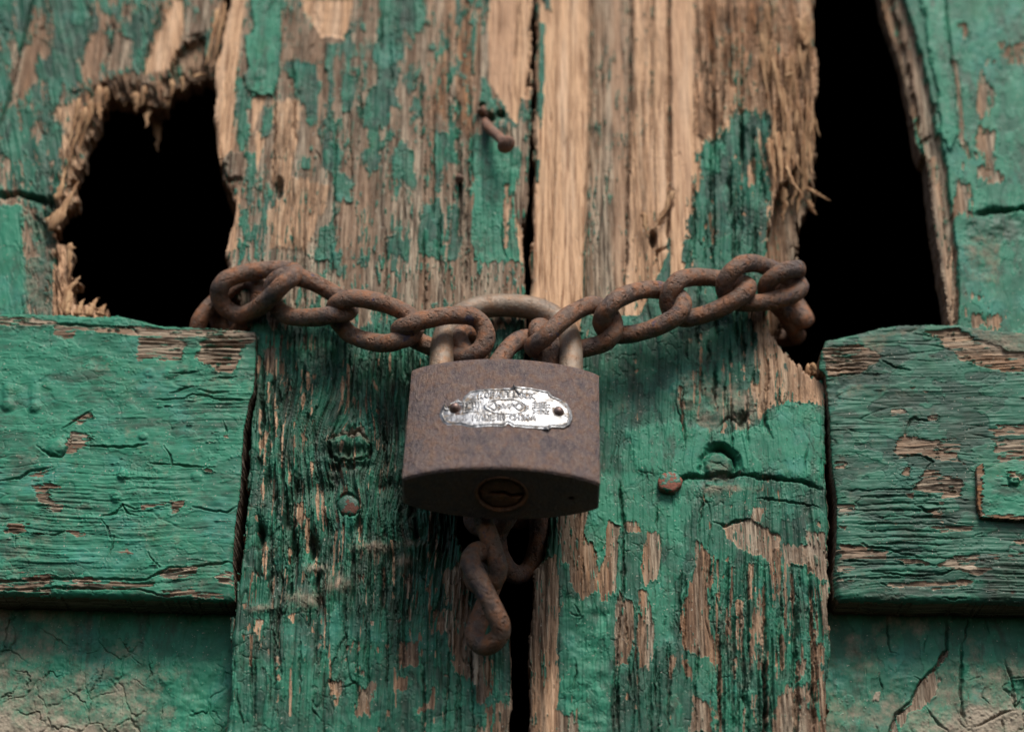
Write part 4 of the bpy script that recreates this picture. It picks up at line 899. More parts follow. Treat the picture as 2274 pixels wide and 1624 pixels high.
b.bare(P('E', (1640, 600), (1850, 568), (1960, 640), (2400, 790), (2400, 880), (2000, 832), (1850, 770), (1780, 700)), .6, fresh=.3, warm=.8, R=1.6, sm=0, H=-.6, dust=.08)
b.area(P('E', (1860, 560), (2400, 600), (2400, 800), (2100, 740)), soft=12, dust=.6, fresh=.2, warm=0, sm=.6)
b.area(P('E', (1200, 620), (1600, 560), (1560, 610), (1400, 640), (1340, 770), (1250, 740)), soft=14, dust=.55, lump=.5)
b.area(P('E', (1000, 900), (1300, 800), (1380, 870), (1200, 1000), (1010, 1090)), soft=20, dust=.38, dirt=.15, lump=1.2, H=-.5)
b.area(P('H', (1960, 480), (2280, 470), (2400, 780), (2050, 780)), soft=24, dirt=.55, dust=.2, R=2.2, cov=-.15)
for pts in (P('E', (1000, 890), (1130, 870), (1250, 850)), P('E', (1330, 780), (1450, 830), (1540, 850)), P('H', (1220, 410), (1260, 430), (1400, 440), (1600, 495)), P('H', (1080, 510), (1250, 520)), P('H', (1290, 590), (1500, 610), (1740, 600), (1850, 565), (1940, 600)),
            P('H', (1740, 755), (1900, 760)), P('H', (1950, 350), (2000, 340)), P('H', (1340, 660), (1420, 692)), P('E', (1500, 1255), (1540, 1160), (1700, 1180)), P('E', (1430, 1400), (1600, 1400), (1680, 1440), (1640, 1490)), P('H', (1560, 150), (1650, 200), (1720, 180))):
    b.groove(pts, 1.6, .9, .75, 4, pull=.3)
for q in range(14):
    y_ = 60 + q * 44; b.groove(P('H', (1080 + (q * 97) % 200, y_), (1500, y_ - 8), (1900 - (q * 61) % 200, y_ + 4)), 1.3, .45, .25, 3)
re(finish(b, 'rail', right, M_HORI, lambda x, y: poly_sdf(RAIL_R, x, y), 17, .72, wl=6.5, amp=.40, round_r=15, round_h=lambda x, y: .6 + 2.6 * ss(1180, 1300, y), rows=6, torn=.3, side=(.35, .15, .15, .25), sideb=(.4, .2), jag=1.6, crack=.6, covn=.7))

# ---- upper right panel with moulding
b = Board((1900, -130, 2440, 770), .0055, 'v', .13, 700)
b.ch['tone'] += .12; b.ch['sm'] += .5; b.ch['dust'] += .14; b.ch['fresh'] += .3; b.ch['warm'] += .25
mo = P('C', (1330, -400), (1480, -60), (1590, 300), (1690, 700), (1700, 850), (1760, 1000), (1800, 1300), (1840, 1700), (1850, 2300), (1700, 2300), (1640, 1000), (1560, 700), (1370, 0))
b.bare(mo, .5, fresh=.05, warm=.05, R=.7, sm=0.0, H=-3.5)
b.area(P('C', (1330, -400), (1440, 0), (1530, 340), (1600, 760), (1640, 1000), (1500, 1000), (1300, 0)), soft=5, H=-3.0, warm=.5, fresh=.45)
b.area(P('C', (1650, 1020), (1700, 1010), (1790, 1624), (1840, 2200), (1800, 2200), (1720, 1600)), soft=5, H=2, fresh=.5, warm=.3)
tl = P('C', (1570, -200), (1740, -200), (1760, 200), (1830, 640), (1845, 900), (1780, 990), (1740, 900), (1700, 600), (1640, 250))
b.paint(tl, j=.3); b.area(tl, soft=6, sm=1.0, tone=.95, R=.1, H=1.2, dust=.05)
b.bare(P('C', (1800, 390), (1835, 400), (1870, 650), (1880, 940), (1850, 950), (1840, 650)), .3, fresh=.35, dust=.4)
b.groove(P('C', (1700, 850), (1620, 900)), 6, 3, .9); b.groove(P('C', (1750, -100), (1800, 350), (1850, 640)), 1.6, 1.0, .5, 2)
for poly in (P('C', (2000, 480), (2050, 560), (2060, 700), (2000, 760), (1960, 700)), P('C', (1975, 830), (2070, 880), (2100, 1100), (2120, 1180), (1950, 1160), (2020, 1050), (1960, 960)), P('C', (2120, 300), (2260, 280), (2290, 420), (2160, 420)), P('C', (1850, 1190), (1920, 1200), (1920, 1390), (1800, 1400)),
             P('C', (1890, 930), (1960, 1000), (1900, 1080)), P('E', (1920, 360), (2000, 340), (2010, 410)), P('E', (1910, 480), (2140, 500), (2120, 580), (1930, 560)), P('C', (2010, 330), (2090, 400), (2070, 440)), P('C', (1860, 160), (1900, 170), (1895, 240))):
    b.bare(poly, 1.3, fresh=.3, warm=.4, dust=.25, R=.8, H=-.2)
b.groove(P('C', (1950, 1410), (2050, 1370), (2400, 1350)), 6, 2.2, .8, 5)
b.area(P('C', (1880, 1430), (2060, 1420), (2400, 1390), (2400, 1560), (1900, 1560)), soft=20, tone=.3, lump=2.0, dirt=.2)
b.area(P('E', (1880, 0), (2140, -40), (2100, 300), (1900, 280)), soft=20, dust=.42, lump=1.0)
re(finish(b, 'upper_panel', right, M_VERT, lambda x, y: poly_sdf(PANEL_R, x, y), 12, .72, wl=16, amp=.4, round_r=8, round_h=1.5, rows=7, torn=.5, side=(.0, .3, .1, .4), sideb=(.2, .3), jag=2.0, crack=.5, covn=.8))

# ---- lower right panel
b = Board((1700, 1290, 2440, 1760), .0115, 'v', .03, 800)
b.ch['tone'] += .02; b.ch['sm'] += .9; b.ch['R'] *= .3; b.ch['lump'] += .6
b.ch['dust'] += .36 + fbm(b.PX / 70, b.PY / 55, 3, 8) * .34 + ss(1400, 1640, b.PY) * ss(1880, 2150, b.PX) * .42 - ss(1500, 1450, b.PY) * .05
wide = P('H', (1775, 1100), (1760, 1160), (1700, 1210), (1730, 1290), (1690, 1390), (1620, 1470), (1530, 1500), (1440, 1660), (1380, 1700), (1400, 1600), (1440, 1520), (1540, 1440), (1600, 1290), (1680, 1230), (1740, 1110))
b.bare(wide, .3, fresh=.05, R=1.2, H=-.8, dust=.3, sm=0)
for pts, w_ in ((P('H', (1775, 900), (1770, 1090), (1700, 1210), (1600, 1290), (1545, 1430), (1440, 1515), (1390, 1660)), 2.6), (P('H', (1910, 870), (1890, 1000), (1870, 1060)), 1.8), (P('H', (1868, 1060), (1865, 1250), (1862, 1400), (1870, 1500), (1900, 1580)), 3.0), (P('H', (1950, 1600), (2040, 1550), (2110, 1510), (2215, 1480)), 2.4),
                (P('H', (2215, 1480), (2205, 1370), (2190, 1280), (2150, 1160)), 3.0), (P('H', (2190, 1280), (2280, 1270)), 1.6), (P('H', (1390, 880), (1385, 980), (1400, 1110), (1440, 1120)), 1.6), (P('H', (1640, 1460), (1700, 1560), (1780, 1624)), 1.2), (P('H', (1560, 1270), (1600, 1290)), 1.6),
                (P('H', (2010, 1340), (2000, 1400), (2050, 1450)), 1.2), (P('H', (2130, 1510), (2140, 1640)), 1.8), (P('H', (1640, 1010), (1620, 1110)), 1.2), (P('H', (2020, 900), (2050, 1000)), 1.2), (P('H', (1330, 1240), (1360, 1400)), 1.0)):
    b.groove(pts, w_, 1.4, .9, 4, pull=.3)
b.area(P('H', (2215, 1300), (2400, 1290), (2400, 1500), (2215, 1470)), soft=10, dust=.3, dirt=.25, H=-.8, lump=1.5)
b.area(P('H', (1300, 1370), (1335, 1370), (1330, 1425), (1295, 1420)), soft=2, dust=.9, H=.4)
re(finish(b, 'lower_panel', right, M_VERT, lambda x, y: poly_sdf([(1500, 1200), (2600, 1200), (2600, 1900), (1500, 1900)], x, y), 8, .95, wl=22, amp=.25, rows=2, crack=.3, crackle=120))

# ------------------------------------------------------------------ splinters and loose fibres
def shard(pts, wd, parent, name='splinter', seed=0, flat=.5):
    """tapered crooked sliver through world points"""
    rnd = random.Random(seed); n = 14; ring = 7
    P3 = [Vector(p) for p in pts]; bm = bmesh.new(); rows = []
    for i in range(n + 1):
        t = i / n * (len(P3) - 1); k = min(int(t), len(P3) - 2); p = P3[k].lerp(P3[k + 1], t - k)
        d = (P3[k + 1] - P3[k]).normalized(); s_ = d.cross(Vector((0, 1, 0))).normalized(); u_ = d.cross(s_)
        f = i / n; ww = wd * (min(1, f * 6 + .35) * (1 - f) ** .8 + .03) * (.75 + .5 * rnd.random())
        p = p + s_ * rnd.uniform(-.12, .12) * wd
        rows.append([bm.verts.new(p + s_ * math.cos(a) * ww * .5 * (1 + rnd.uniform(-.15, .15)) + u_ * math.sin(a) * ww * .5 * flat) for a in [j / ring * 2 * math.pi for j in range(ring)]])
    for a, c_ in zip(rows[:-1], rows[1:]):
        for j in range(ring): bm.faces.new((a[j], a[(j + 1) % ring], c_[(j + 1) % ring], c_[j]))
    bm.faces.new(rows[0]); bm.faces.new(rows[-1][::-1])
    return re(from_bm(name, bm, M_FIBRE, parent))

def sp(c, pts, y0, y1, wd, parent, seed):
    q = P(c, *pts); n = len(q)
    shard([at(x, y, y0 + (y1 - y0) * i / (n - 1)) for i, (x, y) in enumerate(q)], wd * .001, parent, seed=seed)
k = 0
for pts, y0, y1, wd in (([(990, 560), (975, 690), (945, 835)], .010, .009, 5), ([(1000, 720), (1020, 860), (1030, 990)], .018, .020, 5), ([(640, 560), (640, 700), (655, 785)], .004, .003, 4), ([(880, 600), (890, 680), (880, 730)], .006, .007, 4), ([(790, 560), (800, 620), (815, 690)], .007, .008, 4),
                        ([(1060, 560), (1085, 640), (1095, 710)], .008, .009, 4), ([(700, 560), (690, 640), (668, 700)], .006, .007, 3.5), ([(330, 1500), (410, 1340), (508, 1175)], .001, .001, 5), ([(300, 1460), (370, 1390), (490, 1290)], .003, .002, 4), ([(360, 1300), (400, 1200), (430, 1080)], .001, .001, 3),
                        ([(1250, 500), (1330, 480), (1400, 520)], .006, .008, 1.6), ([(1410, 60), (1380, 250), (1330, 440)], .002, .001, 2.6), ([(1460, 20), (1420, 250), (1375, 450)], .002, .002, 2.4), ([(610, 640), (540, 860), (440, 1170)], .004, .007, 4), ([(560, 700), (500, 880), (430, 1100)], .002, .004, 3), ([(520, 640), (480, 800), (440, 980)], .001, .002, 2.4),
                        ([(1110, 520), (1120, 580), (1108, 640)], .003, .004, 2.5), ([(1180, 500), (1190, 550), (1180, 600)], .003, .004, 2), ([(940, 560), (930, 640), (915, 700)], .004, .006, 3)):
    k += 1; sp('A', pts, y0, y1, wd, left, k)
for pts, y0, y1, wd in (([(400, 480), (450, 320), (525, 235)], .004, .004, 5), ([(460, 20), (450, 120), (455, 260)], .003, .004, 3), ([(430, 490), (450, 420), (470, 370)], .003, .003, 3), ([(560, 490), (600, 430), (640, 372)], .003, .004, 4), ([(500, 490), (520, 430), (545, 380)], .004, .004, 3), ([(640, 490), (660, 450), (690, 415)], .004, .004, 4)):
    k += 1; sp('D', pts, y0, y1, wd, left, k)
rr = random.Random(4)
for pts, y0, y1, wd in (([(880, 620), (910, 760), (950, 900)], .004, .006, 1.6), ([(840, 750), (880, 900), (910, 1040)], .004, .008, 1.8), ([(730, 1080), (770, 1180), (845, 1285)], -.002, -.004, 1.8), ([(860, 1220), (930, 1260), (1020, 1310)], .008, .012, 2.2), ([(700, 560), (740, 800), (750, 1100)], -.0005, -.0015, 2.2),
                        ([(640, 380), (690, 600), (720, 860)], -.0005, -.0015, 1.8), ([(800, 120), (850, 300), (900, 130)], -.002, -.002, 3), ([(760, 400), (800, 640), (850, 870)], -.0005, -.0015, 1.8), ([(850, 100), (860, 300), (830, 500)], -.0005, -.0015, 2), ([(560, 340), (600, 560), (640, 800)], -.0005, -.0015, 1.5),
                        ([(720, 500), (760, 480), (800, 475)], -.003, -.004, 1.8), ([(620, 900), (640, 1050), (660, 1200)], -.002, -.003, 3), ([(670, 860), (690, 1040), (700, 1200)], -.001, -.003, 3.2), ([(730, 850), (740, 1020), (735, 1180)], 0, -.002, 3.2),
                        ([(780, 1050), (800, 1200), (760, 1350)], .005, .007, 3), ([(840, 1000), (850, 1180), (790, 1400)], .007, .009, 4), ([(700, 1200), (720, 1330), (700, 1450)], .004, .006, 3.5), ([(870, 1300), (900, 1360), (930, 1400)], .01, .012, 2.5)):
    k += 1; sp('C', pts, y0, y1, wd, right, k)
for i in range(80):
    x = rr.uniform(540, 900); y = rr.uniform(0, 1050); L_ = rr.uniform(120, 340)
    if x < 640 and y > 500: continue
    k += 1; sp('C', [(x, y), (x + rr.uniform(-10, 14), y + L_ * .5), (x + rr.uniform(-24, 30), y + L_)], rr.uniform(-.0012, .0), rr.uniform(-.0025, -.0006), rr.uniform(.35, 1.0), right, k)
for pts, y0, y1, wd in (([(850, 860), (920, 850), (950, 880)], .004, .002, 5), ([(890, 800), (920, 830), (940, 870)], .002, .002, 2)):
    k += 1; sp('E', pts, y0, y1, wd, right, k)
for pts in ([(2180, 1240), (2120, 1380), (2050, 1500)], [(1990, 1380), (1995, 1460), (2030, 1540)]):
    k += 1; sp('B', pts, -.002, -.002, 2.6, right, k)

# ------------------------------------------------------------------ nails, screw heads, metal plate
def tube(bm, pts, rad, seg=12, cap=True):
    P3 = [Vector(p) for p in pts]; rows = []
    for i, p in enumerate(P3):
        d = (P3[min(i + 1, len(P3) - 1)] - P3[max(i - 1, 0)]).normalized()
        s_ = d.cross(Vector((.3, .9, .2))).normalized(); u_ = d.cross(s_); r = rad[i] if isinstance(rad, (list, tuple)) else rad
        rows.append([bm.verts.new(p + (s_ * math.cos(a) + u_ * math.sin(a)) * r) for a in [j / seg * 2 * math.pi for j in range(seg)]])
    for a, c_ in zip(rows[:-1], rows[1:]):
        for j in range(seg): bm.faces.new((a[j], a[(j + 1) % seg], c_[(j + 1) % seg], c_[j]))
    if cap: bm.faces.new(rows[0]); bm.faces.new(rows[-1][::-1])

bm = bmesh.new()
a0 = Vector(at(1070, 262, .003)); a1 = Vector(at(1085, 284, -.004)); a2 = Vector(at(1108, 305, -.008)); a3 = Vector(at(1121, 318, -.0105))
d = (a3 - a2).normalized()
tube(bm, [a0, a1, a2, a3, a3 + d * .0004, a3 + d * .0010, a3 + d * .0022, a3 + d * .0026], [.0013, .0018, .0018, .0017, .0030, .0034, .0025, .0006], 16)
re(from_bm('bent_nail', bm, M_NAIL, left))
bm = bmesh.new(); a0 = Vector(at(1072, 252, .002)); tube(bm, [at(1080, 262, .002), at(1070, 245, -.002), at(1066, 240, -.0025)], [.0012, .0014, .0018], 12)
re(from_bm('nail', bm, M_NAIL, left))
bm = bmesh.new(); tube(bm, [at(1019, 392, .002), at(1020, 396, -.002), at(1020, 397, -.0026), at(1020, 397.5, -.0028)], [.0012, .0012, .0016, .0008], 12)
re(from_bm('nail', bm, M_NAIL, left))

def disc_head(px, py, y, r, h, parent, name, mat, slot=False, seed=1):
    """slightly domed round head facing out of the door"""
    n, m = 36, 12; co = []; q = []; c0 = at(px, py, y); rnd = random.Random(seed)
    wob = [1 + rnd.uniform(-.03, .03) + .06 * math.sin(j * 2 * math.pi / n * 2 + seed) + .04 * math.sin(j * 2 * math.pi / n * 5 + seed * 2) for j in range(n)]
    prof = [(0.01, 1), (.3, .98), (.55, .93), (.75, .85), (.88, .7), (.96, .45), (1.0, .15), (1.0, -.6), (.98, -2.0)]
    for (pr, ph) in prof:
        for j in range(n):
            a = j / n * 2 * math.pi; x, z = math.cos(a) * pr * r * wob[j], math.sin(a) * pr * r * wob[j]
            hh = h * ph
            if slot and abs(z - x * .15) < r * .13 and pr < .97: hh -= h * .5
            co.append((c0[0] + x, c0[1] - hh, c0[2] + z))
    for i in range(len(prof) - 1):
        for j in range(n): q.append((i * n + j, i * n + (j + 1) % n, (i + 1) * n + (j + 1) % n, (i + 1) * n + j))
    return re(mesh_np(name, co, q, mat, parent))

def head_mat(name, cov, g=1.0):
    k_ = N(name)
    n = k_.noise(170, 3, .6, seed=4); n2 = k_.noise(700, 4, .6, seed=5)
    f = k_.ramp(k_.math('ADD', n, k_.math('MULTIPLY', k_.math('SUBTRACT', n2, .5), .3)), cov, cov + .03)
    k_.put(k_.mix(f, k_.mix(n2, (0.15 * g, 0.05 * g, 0.03 * g), (0.30 * g, 0.12 * g, 0.08 * g)), k_.mix(n, PAINT_D, tuple(c_ * g for c_ in PAINT_T))), k_.b.inputs['Base Color'])
    k_.put(k_.ramp(f, 0, 1, .85, .5), k_.b.inputs['Roughness'])
    k_.put(k_.bump(n2, .0004, .9), k_.b.inputs['Normal'])
    return k_.m
disc_head(1487, 1070, -.0014, .0038, .0014, right, 'nail_head', head_mat('painted_rusty_head', .48))
disc_head(774, 1122, .0004, .0036, .0012, left, 'screw_head', head_mat('dull_rusty_head', .47, .45), False, 3)

# metal strap on the right rail
b = Board((2150, 1015, 2440, 1170), -.0058, 'h', 0, 900)
b.ch['R'] *= .1; b.ch['sm'] += 1; b.ch['tone'] += .1; b.ch['dust'] += .22; b.ch['warm'] += 1; b.ch['lump'] += .3
PL = [(2168, 1034), (2182, 1026), (2440, 1030), (2440, 1152), (2260, 1154), (2178, 1148), (2170, 1120)]
b.bare([(2160, 1020), (2181, 1020), (2180, 1160), (2160, 1160)], .6, warm=1, dirt=.15, R=.6); b.bare([(2170, 1150), (2225, 1146), (2240, 1138), (2262, 1148), (2440, 1146), (2440, 1160), (2170, 1160)], .6, warm=1)
b.bare([(2225, 1044), (2240, 1056), (2262, 1066), (2300, 1080), (2440, 1080), (2440, 1058), (2262, 1050), (2240, 1040)], 1.0, warm=1)
b.area([(2184, 1100), (2440, 1100), (2440, 1148), (2184, 1146)], tone=.85, dust=.1)
b.knob(2248, 1066, 16, 14, 1.0, .5); b.groove([(2234, 1060), (2240, 1078), (2258, 1080), (2266, 1068)], 2.5, 1.0, .6, 1)
re(finish(b, 'metal_strap', right, M_HORI, lambda x, y: poly_sdf(PL, x, y), 2.6, .45, wl=30, amp=.15, round_r=4, round_h=.5, rows=3, side=(.1, .1, .0, .4), sideb=(.1, 1.0), jag=.8, crack=.3))['label'] = 'green painted metal strap with rusty edge'

# ------------------------------------------------------------------ chain
LW, LA, LR = .0066, .0141, .00305        # half width of centre line, half length, wire radius
def link_mesh(seed):
    rnd = np.random.RandomState(seed); ns, nr = 96, 20
    hs = LA - LW; L1 = 2 * hs; L2 = math.pi * LW; T = 2 * (L1 + L2); pts = []
    for i in range(ns):
        s_ = i / ns * T
        if s_ < L1: p = (-hs + s_, LW)
        elif s_ < L1 + L2: a = (s_ - L1) / LW; p = (hs + math.sin(a) * LW, math.cos(a) * LW)
        elif s_ < 2 * L1 + L2: p = (hs - (s_ - L1 - L2), -LW)
        else: a = (s_ - 2 * L1 - L2) / LW; p = (-hs - math.sin(a) * LW, -math.cos(a) * LW)
        phi = math.radians(-45) * max(-1, min(1, p[0] / (LA * .82)))      # front at the left end of the upper strand
        pts.append((p[0], -math.sin(phi) * p[1], math.cos(phi) * p[1]))
    C_ = np.array(pts); Tn = np.roll(C_, -1, 0) - np.roll(C_, 1, 0); Tn /= np.linalg.norm(Tn, axis=1)[:, None]
    nrm = np.cross(Tn, np.array([0, 1.0, 0.02])); nrm /= np.linalg.norm(nrm, axis=1)[:, None]
    # parallel frames
    fr = [nrm[0]]
    for i in range(1, ns):
        v = fr[-1] - Tn[i] * np.dot(fr[-1], Tn[i]); fr.append(v / np.linalg.norm(v))
    fr = np.array(fr); v = fr[-1] - Tn[0] * np.dot(fr[-1], Tn[0]); v /= np.linalg.norm(v)
    ang = math.atan2(np.dot(np.cross(v, fr[0]), Tn[0]), np.dot(v, fr[0]))
    co = []; ph = rnd.rand(8) * 6.28
    for i in range(ns):
        f = i / ns; a0_ = ang * f; bi = np.cross(Tn[i], fr[i])
        r_ = LR * (1 + .03 * math.sin(f * 12.56 + ph[0]) + .02 * math.sin(f * 37.7 + ph[1]))
        if abs(C_[i][0]) > LA * .7: r_ *= .97
        for j in range(nr):
            a = j / nr * 2 * math.pi + a0_
            rr_ = r_ * (1 + .018 * math.sin(3 * a + f * 31.4 + ph[2]) + .014 * math.sin(5 * a - f * 50.3 + ph[3]) + rnd.uniform(-.012, .012))
            co.append(C_[i] + (fr[i] * math.cos(a) + bi * math.sin(a)) * rr_)
    q = []
    for i in range(ns):
        i2 = (i + 1) % ns
        for j in range(nr): q.append((i * nr + j, i * nr + (j + 1) % nr, i2 * nr + (j + 1) % nr, i2 * nr + j))
    return co, q

chain = empty('chain', 'rusty brown twisted-link chain wrapped across both door leaves and hanging below the padlock', 'chain', tuple(at(1130, 760, -.01)))
co, q = link_mesh(1)
proto = mesh_np('link', co, q, M_RUST, chain)
co, q = link_mesh(2); me2 = mesh_np('link', co, q, M_RUST, chain); meshes = [proto.data, me2.data]; SC.collection.objects.unlink(me2); bpy.data.objects.remove(me2)
made = [False]
def place_link(c, axis, roll=0.0, i=0, sc=1.0):
    axis = Vector(axis).normalized(); n = Vector((0, -1, 0)); n = (n - axis * n.dot(axis))
    if n.length < .2: n = Vector((0, 0, 1)) - axis * axis.z
    n.normalize(); up_ = n.cross(axis)          # axis x up = -n ...
    up_ = (-n).cross(axis) * -1
    up_ = axis.cross(n) * -1
    if up_.dot(Vector((0, 0, 1))) < 0 and abs(axis.x) > .5: pass
    m = Matrix((axis, -n, up_)).transposed().to_4x4()
    o_ = proto if not made[0] else proto.copy()
    if made[0]: SC.collection.objects.link(o_)
    made[0] = True
    o_.data = meshes[i % 2]; o_.parent = chain
    M = Matrix.Translation(Vector(c)) @ m @ Matrix.Rotation(math.radians(roll), 4, 'X') @ Matrix.Scale(sc, 4)
    o_.matrix_parent_inverse = Matrix.Identity(4)
    o_.matrix_basis = Matrix.Translation(-chain.location) @ M
    return o_
def run(pts, rolls=None, first=None, last=None):
    P3 = [Vector(at(x, y, d_)) for x, y, d_ in pts]
    for i, p in enumerate(P3):
        a = P3[i + 1] if i + 1 < len(P3) else p; c = P3[i - 1] if i > 0 else p
        ax = a - c
        if i == 0 and first: ax = Vector(first)
        if i == len(P3) - 1 and last: ax = Vector(last)
        place_link(p, ax, rolls[i] if rolls else 0, i)
# left part, out of the torn hole and over the stile to the shackle
place_link(at(512, 756, .018), (.05, -.70, .60), 100, 1)
place_link(at(512, 694, .0030), (.72, -.42, .50), 25, 0, .95)
run([(572, 640, -.0085), (687, 668, -.0105), (830, 714, -.0145), (983, 741, -.0160)], [0, 0, 22, 55], last=(1, -.02, -.10), first=(1, -.42, .20))
# right part, from the shackle up over the stile and into the right hole
run([(1272, 738, -.0160), (1424, 690, -.0150), (1570, 652, -.0115), (1690, 628, -.0095), (1752, 650, .000), (1738, 700, .014)], [55, 22, 0, 12, 20, 60], first=(1, .04, .42))
# links that drop behind the padlock, and the tail below it
run([(1046, 822, -.0065), (1058, 950, -.0045), (1080, 1082, -.0050)], [90, 60, 60], first=(.05, 0, -1))
run([(1200, 815, -.0070), (1185, 940, -.002), (1160, 1060, .003), (1150, 1180, .0035)], [70, 60, 40, 0], first=(-.1, 0, -1))
place_link(at(1150, 815, -.012), (.8, .1, .9), 30, 1)
place_link(at(1086, 1203, -.0095), (-.10, .05, -1), 90, 0, 1.0)
place_link(at(1078, 1326, -.0130), (.06, .10, -1), 90, 1, 1.03)

# ------------------------------------------------------------------ padlock
PB, PH = .0318, .0496       # half width, body height
lock = empty('padlock', 'rusty brown steel padlock with a torn silver name plate hanging from the chain', 'padlock')
TILT = math.radians(20); ROLL = math.radians(1.6)
Rm = Matrix.Rotation(ROLL, 4, 'Y') @ Matrix.Rotation(-TILT, 4, 'X')
# local frame: x right, y into the door, z up; origin at the middle of the body's bottom edge
D1, D0 = .0128, .0058
def front_y(x):
    t = min(1.0, abs(x) / PB); return -(D0 + (D1 - D0) * math.sqrt(max(0, 1 - t ** 2.0)) ** 1.55)
org = Vector(at(1112, 1034, -.0465)); org = org - (Rm @ Vector((0, front_y(0), 0)))
lock.matrix_world = Matrix.Translation(org) @ Rm @ Matrix.Scale(.935, 4)
def body():
    bm = bmesh.new(); n = 44; xs_ = [-PB + 2 * PB * (.5 - .5 * math.cos(i / n * math.pi)) for i in range(n + 1)]
    sec = [(x, front_y(x)) for x in xs_] + [(x, -front_y(x)) for x in xs_[::-1]]
    zs = [0, .0005] + [.0005 + (PH - .001) * i / 30 for i in range(1, 31)] + [PH]
    rows = []
    for z in zs:
        ins = .0006 if z in (0, PH) else 0
        k_ = 1 - .012 * (1 - z / PH) * 0
        rows.append([bm.verts.new(((x - math.copysign(ins, x)) * k_, y - math.copysign(ins, y), z)) for x, y in sec])
    m = len(sec)
    for a, c_ in zip(rows[:-1], rows[1:]):
        for j in range(m): bm.faces.new((a[j], a[(j + 1) % m], c_[(j + 1) % m], c_[j]))
    bm.faces.new(rows[0]); bm.faces.new(rows[-1][::-1])
    o_ = from_bm('body', bm, M_LOCK, None)
    for p_ in o_.data.polygons: p_.use_smooth = abs(p_.normal.z) < .9
    cut = bmesh.new()
    bmesh.ops.create_cone(cut, cap_ends=True, segments=48, radius1=.0088, radius2=.0082, depth=.004, matrix=Matrix.Translation((.0002, .0, .0000)))
    bmesh.ops.create_cone(cut, cap_ends=True, segments=20, radius1=.0011, radius2=.0011, depth=.012, matrix=Matrix.Translation((.0228, .001, .0)))
    bmesh.ops.recalc_face_normals(cut, faces=cut.faces)
    cm = bpy.data.meshes.new('cut'); cut.to_mesh(cm); cut.free(); co_ = bpy.data.objects.new('cut', cm); SC.collection.objects.link(co_)
    md = o_.modifiers.new('b', 'BOOLEAN'); md.object = co_; md.operation = 'DIFFERENCE'; md.solver = 'EXACT'
    dg = bpy.context.evaluated_depsgraph_get(); dg.update()
    nm = bpy.data.meshes.new_from_object(o_.evaluated_get(dg)); nm.name = 'body'
    o_.modifiers.clear(); o_.data = nm; bpy.data.objects.remove(co_)
    if not nm.materials: nm.materials.append(M_LOCK)
    for p_ in nm.polygons: p_.use_smooth = abs(p_.normal.z) < .5
    o_.parent = lock
    return o_
body()
def lathe(name, prof, seg, mat, parent, loc=(0, 0, 0)):
    co = []; q = []
    for r, z in prof:
        for j in range(seg):
            a = j / seg * 2 * math.pi; co.append((loc[0] + math.cos(a) * r, loc[1] + math.sin(a) * r, loc[2] + z))
    for i in range(len(prof) - 1):
        for j in range(seg): q.append((i * seg + j, i * seg + (j + 1) % seg, (i + 1) * seg + (j + 1) % seg, (i + 1) * seg + j))
    return mesh_np(name, co, q, mat, parent)
lathe('key_collar', [(.0087, .0018), (.0087, -.0001), (.0084, -.0003), (.0080, -.0002), (.0076, .0004), (.0075, .0018)], 60, M_CYL, lock, (.0002, 0, 0))
# key plug: disc with a slot pressed into it
def plug():
    n = 90; r = .0073; g = np.linspace(-r, r, n); X_, Y_ = np.meshgrid(g, g); rad = np.sqrt(X_ ** 2 + Y_ ** 2)
    sl = [(-.0036, -.0004), (.0006, -.0010), (.0026, .0000), (.0062, .0002), (.0064, .0016), (.0040, .0022), (.0012, .0012), (-.0036, .0008)]
    d = poly_sdf(sl, X_ + .0003 * vn(X_ * 900, Y_ * 900, 3), Y_ + .0003 * vn(X_ * 900, Y_ * 900, 4))
    Z_ = .0006 + ss(-.0003, .0003, d) * .0042 + ss(.0062, .0073, rad) * .0005 + fbm(X_ * 700, Y_ * 700, 3, 7) * .00025
    K = rad < r; Kc = K[:-1, :-1] & K[1:, :-1] & K[:-1, 1:] & K[1:, 1:]
    idx = np.arange(n * n).reshape(n, n)
    q = np.stack([idx[:-1, :-1][Kc], idx[1:, :-1][Kc], idx[1:, 1:][Kc], idx[:-1, 1:][Kc]], 1)
    used = np.unique(q); re_ = np.zeros(n * n, int); re_[used] = np.arange(len(used))
    co = np.stack([X_.ravel() + .0002, Y_.ravel(), Z_.ravel()], 1)[used]
    mesh_np('key_plug', co, re_[q], M_CYL, lock)
plug()
# shackle
bm = bmesh.new(); SX = .0224; RS = .0042; pts = []; legs = .0150; arch = .0245
for z in np.linspace(-.004, legs, 6): pts.append((-SX, 0, PH + z))
for i in range(1, 32):
    a = math.pi * i / 32; ex = .82
    cx = math.cos(a); sz = math.sin(a)
    pts.append((-SX * math.copysign(abs(cx) ** ex, cx), 0, PH + legs + arch * abs(sz) ** ex))
for z in np.linspace(legs, -.004, 6): pts.append((SX, 0, PH + z))
rows = []; PP = [Vector(p) for p in pts]
for i, p in enumerate(PP):
    d = (PP[min(i + 1, len(PP) - 1)] - PP[max(i - 1, 0)]).normalized(); s_ = Vector((0, 1, 0)); u_ = d.cross(s_)
    rows.append([bm.verts.new(p + (s_ * math.cos(a) + u_ * math.sin(a)) * RS) for a in [j / 28 * 2 * math.pi for j in range(28)]])
for a, c_ in zip(rows[:-1], rows[1:]):
    for j in range(28): bm.faces.new((a[j], a[(j + 1) % 28], c_[(j + 1) % 28], c_[j]))
from_bm('shackle', bm, M_SHACK, lock)

